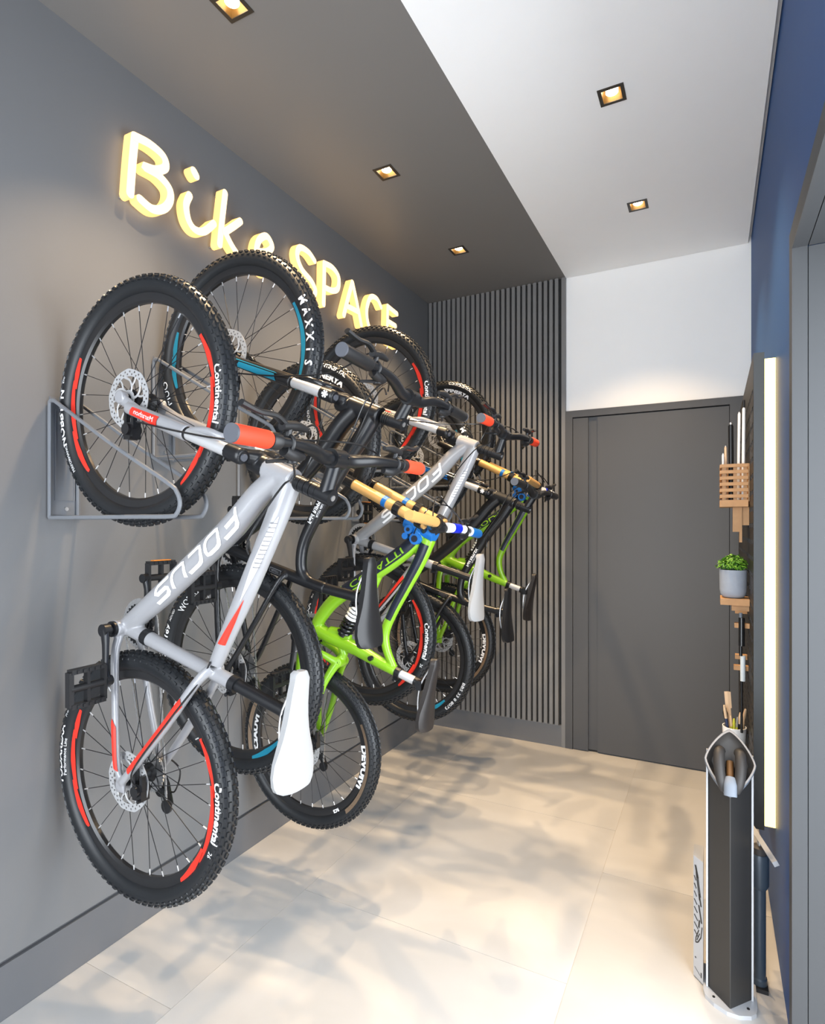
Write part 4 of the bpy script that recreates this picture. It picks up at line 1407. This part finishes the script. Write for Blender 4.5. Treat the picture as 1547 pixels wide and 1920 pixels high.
    g.tube([(.50, 0, .945), (.515, 0, .905), (.495, 0, .868)], [.020, .018, .020], 12)
    g.cyl((.498, -.03, .872), (.498, .03, .872), .022, 16)
    for s in (-1, 1):
        g.tube([(.498, s * .024, .872), (.455, s * .048, .79), (.41, s * .062, .66), (.358, s * .066, .535)], [.019, .014, .013, .012], 14, sm=5, lat=.8)
        g.tube([(.372, s * .035, .962), (.350, s * .056, .90), (.345, s * .064, .76), (.346, s * .066, .62), (.348, s * .066, .53)], [.020, .0175, .016, .014, .013], 14, sm=5, lat=.6)
        g.tube([(.498, s * .024, .872), (.44, s * .044, .905), (.375, s * .05, .93)], [.017, .0135, .0135], 12, sm=4, lat=.8)
        g.box((.350, s * .066, .528), (.04, .009, .05))
    obj('swing_arm', welded(g, 'swing_arm', M['lime'], o0), root)
    seat_cluster(root, (.755, .858), (.74, .862), (.842, .830), o0, M['silver'], r=.0155)
    saddle(root, (.915, .925), (.880, .668), o0, M['saddle_brown'], .062)
    crankset(root, bb, (-.010, -.17), o0, M['plastic'])
    chain(root, bb, R_, o0)
    caliper(root, (.40, -.060, 1.635), o0)
    caliper(root, (.41, -.048, .56), o0)
    cable(root, [(.96, .12, 1.41), (.93, .05, 1.47), (.89, -.02, 1.46), (.86, -.05, 1.40), (.84, -.04, 1.37)], o0)
    cable(root, [(.95, -.12, 1.40), (.92, -.04, 1.48), (.90, .05, 1.50), (.93, .12, 1.44)], o0)
    return root


bikes = []
b1 = make_white_bike(); b2 = make_black_bike(); b3 = make_lime_bike()
for src, y, dz, lab in ((b1, 2.282, .221, 'white hardtail bike with coral red grips, smaller and farther, above the lime bike'),
                        (b2, 2.745, -.213, 'matt black bike with bent top tube, low and half hidden behind farther white bike'),
                        (b3, 3.17, .205, 'lime green full suspension bike hung high, last one beside the slatted wall')):
    c = copy_tree(src)
    c.location = (src.location.x, y, src.location.z + dz)
    c['label'] = lab
    if src is b2:
        for ch in c.children:
            for g_ in ch.children:
                if g_.name.startswith('fork_decal'):
                    g_.data = g_.data.copy(); g_.data.materials[0] = M['blue']
                    g_['label'] = 'blue sticker on the black fork leg'

# ------------------------------------------------------------------ wall racks that carry the front wheels


def make_rack():
    root = thing('wheel_rack', 'grey steel wall rack holding front wheel of nearest white bike', 'bike rack', (0, 1.09, 1.42), 'grey wheel racks on the wall')
    pl = MB().bx(0.0005, 0.004, -.036, .060, 0.0, .37)
    rp = part('wall_plate', pl, M['rack'], root)
    part('plate_channel', MB().bx(.0042, .006, -.022, -.018, .06, .33).bx(.0042, .006, .036, .040, .06, .33).bx(.0042, .006, -.022, .040, .056, .060).bx(.0042, .006, -.022, .040, .33, .334), M['rack'], rp)
    bt = MB()
    for z in (.03, .345):
        bt.cyl((.004, .012, z), (.010, .012, z), .006, 12)
    part('bolt', bt, M['steel'], rp)
    for y in (-.041, .047):
        pts = [(.010, y, .003), (.010, y, .16), (.010, y, .33), (.014, y, .352), (.030, y, .353), (.06, y, .338), (.30, y, .205), (.52, y, .092), (.556, y, .066), (.568, y, .036), (.556, y, .010), (.53, y, .003), (.40, y, .003), (.2, y, .003), (.010, y, .003)]
        lp = MB().tube(pts, .0062, 8, sm=4, lat=.85)
        part('wheel_loop', lp, M['rack'], root)
    part('cross_bar', MB().tube([(.010, -.041, .004), (.010, .047, .004)], .006, 8, ref=(0, 0, 1)), M['rack'], root)
    return root


rk = make_rack()
for y, z, lab in ((1.456, 1.636, 'holding front wheel of nearer black bike'), (1.873, 1.424, 'holding front wheel of lower lime bike'), (2.282, 1.641, 'holding front wheel of farther white bike'),
                  (2.745, 1.423, 'holding front wheel of low black bike'), (3.17, 1.629, 'holding front wheel of last lime bike')):
    c = copy_tree(rk)
    c.location = (0, y, z)
    c['label'] = 'grey steel wall rack ' + lab

# ------------------------------------------------------------------ right wall: slotted tool board with its light
XP = 1.905
BY0, BY1, BZ0, BZ1 = 2.29, 3.56, 0.37, 1.985
root = thing('tool_board', 'black slotted tool board standing off the navy wall', 'tool board', (XP, BY0, BZ0))
org = (XP, BY0, BZ0)
ys = [BY0, BY0 + .03]
zs = [BZ0, BZ0 + .035]
y = BY0 + .03
while y < BY1 - .11:
    ys += [y + .052, y + .075]; y += .075
ys.append(BY1)
z = BZ0 + .035
while z < BZ1 - .09:
    zs += [z + .016, z + .058]; z += .058
zs.append(BZ1)
mb = MB()
ny, nz_ = len(ys), len(zs)
for xx in (XP, XP + .006):
    base = len(mb.v)
    mb.v += [Vector((xx, a, b)) for a in ys for b in zs]
    for i in range(ny - 1):
        for j in range(nz_ - 1):
            slot = (1 <= i < ny - 2) and (i % 2 == 1) and (1 <= j < nz_ - 2) and (j % 2 == 1)
            k = base + i * nz_ + j
            if not slot:
                mb.f.append([k, k + 1, k + nz_ + 1, k + nz_]); mb.mi.append(0)
            elif xx == XP:
                o_ = ny * nz_
                for a, b in ((k, k + 1), (k + 1, k + nz_ + 1), (k + nz_ + 1, k + nz_), (k + nz_, k)):
                    mb.f.append([a, b, b + o_, a + o_]); mb.mi.append(0)
part('slotted_sheet', mb, M['peg'], root, org, smooth=0)
part('backing', MB().bx(XP + .014, XP + .0165, BY0 + .01, BY1 - .01, BZ0 + .01, BZ1 - .01), M['slat_back'], root, org, smooth=0)
part('board_frame', MB().bx(XP + .0005, XP + .032, BY0 - .004, BY0 - .0002, BZ0, BZ1).bx(XP + .0065, XP + .032, BY0, BY1, BZ1 - .003, BZ1).bx(XP + .0065, XP + .032, BY0, BY1, BZ0, BZ0 + .003).bx(XP, XP + .032, BY1 + .0002, BY1 + .004, BZ0, BZ1).bx(XP + .020, XP + .032, BY0, BY1, BZ0 + .003, BZ1 - .003), M['peg_edge'], root, org, smooth=0)
led = thing('led_strip', 'tall vertical warm glowing light strip between the tool board and the navy wall', 'light strip', (XP + .034, BY0 + .003, BZ0 + .013))
org = (XP + .034, BY0 + .003, BZ0 + .013)
part('diffuser', MB().bx(XP + .0335, W - .0008, BY0 + .001, BY0 + .012, BZ0 + .013, BZ1 - .022), M['led'], led, org, smooth=0)
part('light_housing', MB().bx(XP + .0335, W - .0008, BY0 + .0125, BY0 + .05, BZ0 + .013, BZ1 - .022), M['peg_edge'], led, org, smooth=0)

# slatted wooden basket on the board with its contents
bkt = thing('wooden_basket', 'slatted oak basket hung high on the black tool board', 'basket', (1.857, 2.52, 1.470))
org = (1.857, 2.52, 1.470)
X0, X1, Y1_, Y2_, Z1_, Z2_ = 1.810, 1.900, 2.50, 2.66, 1.470, 1.632
nsl = 7
for k in range(nsl):
    z = Z1_ + .017 + k * (Z2_ - Z1_ - .024) / (nsl - 1)
    h = .0062 if k else .0085
    for yy in (Y1_, Y2_):
        part('slat', MB().bx(X0, X1, yy - .004, yy + .004, z - h, z + h), M['wood'], bkt, org, smooth=0)
    part('slat', MB().bx(X0 - .004, X0 + .003, Y1_ + .005, Y2_ - .005, z - h, z + h), M['wood'], bkt, org, smooth=0)
for xx in (X0 + .010, X0 + .047, X1 - .010):
    part('upright', MB().bx(xx - .006, xx + .006, Y1_ + .0045, Y1_ + .010, Z1_ + .010, Z2_), M['wood'], bkt, org, smooth=0)
    part('upright', MB().bx(xx - .006, xx + .006, Y2_ - .010, Y2_ - .0045, Z1_ + .010, Z2_), M['wood'], bkt, org, smooth=0)
part('bottom_board', MB().bx(X0 - .004, X1, Y1_ - .004, Y2_ + .004, Z1_, Z1_ + .009), M['wood'], bkt, org, smooth=0)
part('back_board', MB().bx(X1 + .0003, XP - .0005, Y1_ + .01, Y2_ - .01, Z1_ + .02, Z2_), M['wood'], bkt, org, smooth=0)
part('hanging_bracket', MB().bx(1.850, 1.872, 2.535, 2.560, 1.375, 1.4695).bx(1.872, XP - .0005, 2.54, 2.555, 1.40, 1.4695).bx(1.872, 1.881, 2.53, 2.565, 1.335, 1.4695), M['wood'], bkt, org, smooth=0)
# things standing in the basket
fz = Z1_ + .0095
G = 'tall sticks standing in the basket'
for (x, y, r, top, m_, lab, lx) in ((1.884, 2.535, .0060, 1.842, 'ceramic', 'tallest white tube with dark tip standing in the oak basket', .003),
                                    (1.868, 2.54, .0052, 1.825, 'ceramic', 'white tube leaning beside the tallest tube in the oak basket', .004),
                                    (1.846, 2.56, .0095, 1.785, 'black', 'thick black tube standing in the middle of the oak basket', -.002),
                                    (1.830, 2.59, .0050, 1.705, 'kraft', 'short tan rod standing in the oak basket', -.003),
                                    (1.820, 2.58, .0048, 1.675, 'ceramic', 'shortest white rod in the oak basket, nearest the door', -.002)):
    c = MB().tube([(x, y, fz), (x + lx, y, top)], [r, r * .95], 12).cyl((x + lx, y, top - .004), (x + lx, y, top + .004), r * .7, 10)
    o = thing('rod', lab, 'rod', (x, y, fz), G)
    part('shaft', c, M[m_], o, (x, y, fz))
    if top > 1.84:
        part('tip', MB().cyl((x + lx, y, top + .004), (x + lx, y, top + .032), .0042, 10), M['plastic'], o, (x, y, fz))
    elif m_ == 'black':
        part('cap', MB().cyl((x + lx, y, top + .004), (x + lx, y, top + .012), .006, 10), M['steel'], o, (x, y, fz))
    else:
        part('cap', MB().cyl((x + lx, y, top + .004), (x + lx, y, top + .007), r * .6, 10), M['steel'], o, (x, y, fz))

# plant shelf, pot and herb
sh = thing('wall_shelf', 'small oak shelf on the tool board under the potted herb', 'shelf', (1.857, 2.55, 1.095))
org = (1.857, 2.55, 1.095)
part('shelf_board', MB().bx(1.808, XP - .0005, 2.500, 2.615, 1.098, 1.122), M['wood'], sh, org, smooth=0)
part('shelf_bracket', MB().bx(1.846, XP - .0005, 2.53, 2.58, 1.074, 1.0978), M['wood'], sh, org, smooth=0)
pc = (1.852, 2.553)
pt = thing('potted_herb', 'leafy green herb in a pale grey concrete pot on the oak shelf', 'plant', (pc[0], pc[1], 1.1222))
org = (pc[0], pc[1], 1.1222)
part('pot', MB().lathe([(0, 0), (.030, 0), (.038, .004), (.044, .014), (.0465, .030), (.0475, .104), (.0475, .107), (.0435, .107), (.0425, .085), (0, .085)], (pc[0], pc[1], 1.1222), (0, 0, 1), 32), M['concrete'], pt, org)
part('soil', MB().lathe([(0, .094), (.030, .093), (.0424, .088)], (pc[0], pc[1], 1.1222), (0, 0, 1), 24), M['soil'], pt, org)
rnd = random.Random(3)
for nm, mm, cnt, rs in (('foliage', 'leaf', 620, 1.0), ('foliage', 'leaf_dark', 260, .86)):
    mb = MB()
    for k in range(cnt):
        a = rnd.uniform(0, 2 * PI); e = rnd.uniform(-.25, 1.35)
        rad = rs * rnd.uniform(.55, 1.0)
        lump = .85 + .25 * noise.noise(Vector((math.cos(a) * 1.6, math.sin(a) * 1.6, e * 1.7)))
        c = Vector((pc[0] + .066 * rad * lump * math.cos(e) * math.cos(a), pc[1] + .066 * rad * lump * math.cos(e) * math.sin(a), 1.243 + .050 * rad * lump * math.sin(e)))
        c.x = min(c.x, XP - .006)
        nrm = (c - Vector((pc[0], pc[1], 1.225))).normalized() + Vector((rnd.uniform(-.7, .7), rnd.uniform(-.7, .7), rnd.uniform(-.4, .7)))
        nrm.normalize(); u = nrm.orthogonal().normalized()
        u = Matrix.Rotation(rnd.uniform(0, 2 * PI), 3, nrm) @ u
        w = nrm.cross(u); s = rnd.uniform(.005, .0095)
        mb.add([c - u * s, c - w * s * .6 + nrm * .0012, c + u * s * 1.2 - nrm * .001, c + w * s * .6 + nrm * .0012], [(0, 1, 2), (0, 2, 3)])
    part(nm, mb, M[mm], pt, org, smooth=0, stuff=True)
stm = MB()
for k in range(14):
    a = k * 2 * PI / 14
    stm.tube([(pc[0] + .012 * math.cos(a), pc[1] + .012 * math.sin(a), 1.2145), (pc[0] + .032 * math.cos(a), pc[1] + .032 * math.sin(a), 1.25)], .0012, 5)
part('stems', stm, M['leaf_dark'], pt, org)

# hand pump and tube on wooden clips below the shelf
for zc, yc, x0, x1, lab in ((1.055, 2.68, 1.862, 1.9045, 'upper oak clip, behind the black hand pump'), (1.022, 2.52, 1.855, 1.9045, 'oak clip holding the black hand pump'),
                            (.872, 2.68, 1.862, 1.9045, 'oak clip behind the clear tube, upper of two'), (.845, 2.60, 1.855, 1.9045, 'oak clip holding the clear tube')):
    c = thing('tool_clip', lab + ' on the tool board', 'clip', (1.88, yc, zc), 'oak tool clips on the board')
    part('clip_block', MB().bx(x0, x1, yc - .012, yc + .012, zc - .009, zc + .009), M['wood'], c, (1.88, yc, zc), smooth=0)
hp = thing('hand_pump', 'slim black hand pump clipped to the tool board below the herb', 'pump', (1.878, 2.489, .93))
org = (1.878, 2.489, .93)
part('pump_barrel', MB().cyl((1.878, 2.489, .95), (1.878, 2.489, 1.055), .0105, 14).cyl((1.875, 2.489, .912), (1.875, 2.489, .9495), .0055, 10), M['gloss_black'], hp, org)
part('pump_collar', MB().cyl((1.875, 2.489, 1.0555), (1.875, 2.489, 1.073), .006, 12), M['hook'], hp, org, label='pale collar')
ctube = thing('clear_tube', 'clear grey tube clipped to the tool board above the tool cup', 'tube', (1.885, 2.571, .72))
org = (1.885, 2.571, .72)
part('tube_body', MB().cyl((1.885, 2.571, .80), (1.885, 2.571, .897), .0090, 14), M['tube_clear'], ctube, org)
part('tube_rod', MB().cyl((1.881, 2.571, .60), (1.881, 2.571, .7995), .0045, 10), M['gloss_black'], ctube, org)

# white cup with brushes and tools
cupc = (1.858, 2.62)
cz0, cz1, cr_ = .50, .607, .0425
cup = thing('tool_cup', 'white cup of brushes fixed to the tool board behind the pump station', 'cup', (cupc[0], cupc[1], cz0))
part('cup_body', MB().lathe([(0, 0), (.036, 0), (.039, .004), (cr_, cz1 - cz0), (cr_ - .003, cz1 - cz0), (.036, .006), (0, .006)], (cupc[0], cupc[1], cz0), (0, 0, 1), 32), M['ceramic'], cup, (cupc[0], cupc[1], cz0))
part('cup_bracket', MB().bx(1.9006, XP - .0003, cupc[1] - .02, cupc[1] + .02, cz0 + .05, cz0 + .09), M['plastic'], cup, (cupc[0], cupc[1], cz0), smooth=0)
TG = 'brushes and handles in the white cup'
for x, y, tx, ty, top, r, m1, m2, lab, flat in (
        (1.838, 2.600, -.016, 0, .690, .0055, 'navy', 'kraft', 'navy handled brush with pale tip, leftmost in the cup', 0),
        (1.844, 2.640, -.010, 0, .735, .0115, 'kraft', 'kraft', 'wide flat wooden spatula, tallest in the cup', 1),
        (1.848, 2.600, -.003, 0, .650, .0042, 'yellow', 'kraft', 'thin green and wood brush in the middle of the cup', 0),
        (1.856, 2.596, 0, 0, .643, .0048, 'yellow', 'yellow', 'yellow handled tool in the middle of the cup', 0),
        (1.864, 2.600, .004, 0, .650, .0040, 'yellow', 'steel', 'thin tool with curled steel tip in the cup', 0),
        (1.872, 2.604, .006, 0, .668, .0048, 'plastic', 'kraft', 'dark handled brush with pale bristles in the cup', 0),
        (1.880, 2.612, .016, 0, .682, .0058, 'kraft', 'kraft', 'pale wooden handle leaning right in the cup', 0),
        (1.886, 2.640, .010, 0, .660, .0052, 'navy', 'navy', 'navy handle at the right rim of the cup', 0),
        (1.832, 2.632, -.008, 0, .668, .0055, 'plastic', 'plastic', 'black spoon shaped tool at the left rim of the cup', 2)):
    zb = cz0 + .0068
    bx_, by_ = cupc[0] + (x - cupc[0]) * .55, cupc[1] + (y - cupc[1]) * .4
    o = thing('spatula' if flat == 1 else 'spoon' if flat == 2 else 'brush', lab, 'tool', (bx_, by_, zb), TG)
    a, b = Vector((bx_, by_, zb)), Vector((x + tx, y + ty, top))
    mid = a.lerp(b, .72)
    if flat == 1:
        part('shaft', MB().tube([a, mid], [.005, .008], 8, lat=.4), M[m1], o, (bx_, by_, zb))
        part('blade', MB().tube([mid, b], [r * .95, r], 4, lat=.25), M[m2], o, (bx_, by_, zb), smooth=0)
    else:
        part('shaft', MB().tube([a, mid], [r * .8, r], 10), M[m1], o, (bx_, by_, zb))
        part('tip', MB().tube([mid, mid.lerp(b, .6), b], [r, r * (1.7 if flat == 2 else 1), r * .6], 10, sm=3), M[m2], o, (bx_, by_, zb))

# ------------------------------------------------------------------ pump station on the floor
stn = thing('pump_station', 'black column bike pump station with grey tilted hose holder on the floor', 'pump station', (1.826, 1.96, 0))
org = (1.826, 1.96, 0)
bp = [(1.757, 2.06), (1.757, 1.945), (1.762, 1.925), (1.785, 1.901), (1.818, 1.884), (1.85, 1.884), (1.88, 1.898), (1.893, 1.915), (1.897, 1.94), (1.897, 2.06)]
pl_ = part('base_plate', MB().prism(bp, 2, 0.0, .012), M['station_alu'], stn, org, smooth=0)
part('floor_screw', MB().cyl((1.785, 1.925, .012), (1.785, 1.925, .0135), .004, 10).cyl((1.873, 1.922, .012), (1.873, 1.922, .0135), .004, 10), M['screw'], pl_, org)
zt = .70
part('column', MB().prism([(1.770, 1.962), (1.8255, 1.899), (1.8285, 1.899), (1.8825, 1.962), (1.8825, 1.972), (1.770, 1.972)], 2, .0125, zt), M['station_left'], stn, org, smooth=0)
part('edge_trim', MB().bx(1.7645, 1.7696, 1.958, 1.975, .0125, zt).bx(1.8829, 1.888, 1.958, 1.975, .0125, zt), M['station_alu'], stn, org, smooth=0)
part('rear_plate', MB().bx(1.765, 1.888, 1.9755, 1.984, .0125, zt + .02), M['station_alu'], stn, org, smooth=0)
# tilted rounded-diamond holder
C = Vector((1.826, 1.915, .712)); U = Vector((1, 0, 0)); V = Vector((0, .50, .866)).normalized(); N_ = U.cross(V)
if N_.y > 0:
    N_ = -N_


def diamond(sc=1.0, n=64):
    out = []
    for k in range(n):
        a = 2 * PI * k / n
        cx, sy = math.cos(a), math.sin(a)
        e = 1.35
        q = 1 / ((abs(cx) ** e + abs(sy) ** e) ** (1 / e))
        out.append((cx * q * .066 * sc, sy * q * .092 * sc))
    return out


def loft(mb, loops, mi=0, close=(False, False)):
    n = len(loops[0])
    vv = [q for l in loops for q in l]
    ff = [(i * n + k, i * n + (k + 1) % n, (i + 1) * n + (k + 1) % n, (i + 1) * n + k) for i in range(len(loops) - 1) for k in range(n)]
    if close[0]:
        ff.append(tuple(range(n)))
    if close[1]:
        ff.append(tuple((len(loops) - 1) * n + k for k in range(n)))
    mb.add(vv, ff, mi)


def dl(sc, h):
    return [C + U * a + V * b + N_ * h for a, b in diamond(sc)]


hol = MB(); loft(hol, [dl(1, -.016), dl(1.0, .0135), dl(.985, .015), dl(.93, .015)])
ho = part('holder_band', hol, M['hook'], stn, org)
rim_ = MB(); loft(rim_, [dl(.97, .0152), dl(.975, .0185), dl(.91, .0185), dl(.90, .012)])
part('holder_rim', rim_, M['band'], ho, org)
bw = MB(); loft(bw, [dl(.90, .0165), dl(.86, .004), dl(.70, -.008), dl(.3, -.012)], 0, (False, True)); loft(bw, [dl(.995, -.015), dl(.6, -.020)], 0, (False, True))
part('holder_bowl', bw, M['bowl'], ho, org)
for s in (-1, 1):
    pts = [C + U * (s * .024) + V * .030 + N_ * .006, C + U * (s * .027) + V * .018 + N_ * .022, C + U * (s * .027) - V * .02 + N_ * .028, C + U * (s * .022) - V * .058 + N_ * .026, C + U * (s * .014) - V * .078 + N_ * .015]
    part('hose', MB().tube(pts, [.014, .0145, .0145, .013, .011], 14, sm=5), M['hose'], stn, org, smooth=60)
part('hose_hook', MB().tube([C - V * .045 + N_ * .030, C - V * .065 + N_ * .036, C - V * .094 + N_ * .030], [.0125, .0165, .0165], 16, sm=4, lat=.6, ref=tuple(N_)), M['hook'], stn, org, smooth=60)
part('hose_valve', MB().cyl(C + V * .002 + N_ * .002, C - V * .045 + N_ * .018, .010, 12), M['brass'], stn, org, label='brass brown valve between the hoses')

# silver side box with a cut-out emblem
bxp = [(1.729, 2.000), (1.7635, 1.960), (1.7638, 2.06), (1.745, 2.06)]
bxp = [(1.729, 2.004), (1.7565, 1.972), (1.7566, 2.075), (1.729, 2.075)]
bo = part('side_box', MB().prism(bxp, 2, .004, .375), M['station_alu'], stn, org, smooth=0)
A_, B_ = Vector((1.729, 2.004, 0)), Vector((1.7565, 1.972, 0))
t_ = (B_ - A_).normalized(); n_ = Vector((-t_.y, t_.x, 0))
if n_.y > 0:
    n_ = -n_


def fp(u, z):
    return A_ + t_ * u + n_ * .0006 + Vector((0, 0, z))


em = MB()


def fstroke(pts, w):
    for (a, b) in zip(pts, pts[1:]):
        d_ = Vector((b[0] - a[0], b[1] - a[1])); nn = Vector((-d_.y, d_.x)).normalized() * w / 2
        em.add([fp(a[0] + nn.x, a[1] + nn.y), fp(b[0] + nn.x, b[1] + nn.y), fp(b[0] - nn.x, b[1] - nn.y), fp(a[0] - nn.x, a[1] - nn.y)], [(0, 1, 2, 3)])


for k in range(8):
    z = .315 - k * .024
    fstroke([(.004, z), (.012 + .0015 * min(k, 6), z - .012)], .0045)
fstroke([(.009, .350), (.020, .315)], .008); fstroke([(.012, .33), (.027, .25)], .004); fstroke([(.018, .325), (.031, .262)], .005)
fstroke([(.025, .27), (.034, .235)], .006); fstroke([(.024, .235), (.036, .185)], .006); fstroke([(.027, .19), (.024, .165)], .006)
fstroke([(.038, .175), (.033, .14), (.02, .118), (.010, .112), (.012, .128), (.024, .158)], .0035); fstroke([(.016, .122), (.028, .15)], .003)
fstroke([(.006, .034), (.030, .022)], .002); fstroke([(.034, .034), (.034, .018)], .004)
em.add([fp(.010 + .003 * math.cos(a), .065 + .003 * math.sin(a)) for a in [k * PI / 4 for k in range(8)]], [tuple(range(8))])
part('emblem', em, M['screw'], bo, org, smooth=0, label='black cut out emblem of a swept tail with bars')

# floor pump beside the column
pc2 = (1.908, 2.05)
fpmp = thing('floor_pump', 'slate blue floor pump with a T handle between column and navy wall', 'pump', (pc2[0], pc2[1], 0))
org = (pc2[0], pc2[1], 0)
part('pump_barrel', MB().lathe([(0, .012), (.021, .012), (.021, .028), (.0175, .032), (.0175, .335), (0, .335)], (pc2[0], pc2[1], 0), (0, 0, 1), 24), M['station_slate'], fpmp, org)
part('pump_head', MB().lathe([(0, .300), (.020, .300), (.0255, .312), (.0255, .395), (.022, .405), (0, .405)], (pc2[0], pc2[1], 0), (0, 0, 1), 24), M['station_slate'], fpmp, org)
part('pump_collar', MB().lathe([(0, .4055), (.021, .4055), (.021, .424), (.016, .428), (0, .428)], (pc2[0], pc2[1], 0), (0, 0, 1), 24), M['bowl'], fpmp, org)
part('pump_rod', MB().cyl((pc2[0], pc2[1], .4282), (pc2[0], pc2[1], .447), .007, 12), M['steel'], fpmp, org)
part('pump_handle', MB().tube([(1.884, 2.155, .447), (1.940, 1.92, .447)], [.010, .010], 4, lat=1.0, ref=(.3, 0, 1)), M['station_alu'], fpmp, org, smooth=0)
part('pump_foot', MB().bx(1.8985, 1.93, 2.02, 2.085, 0, .0118), M['plastic'], fpmp, org, smooth=0)
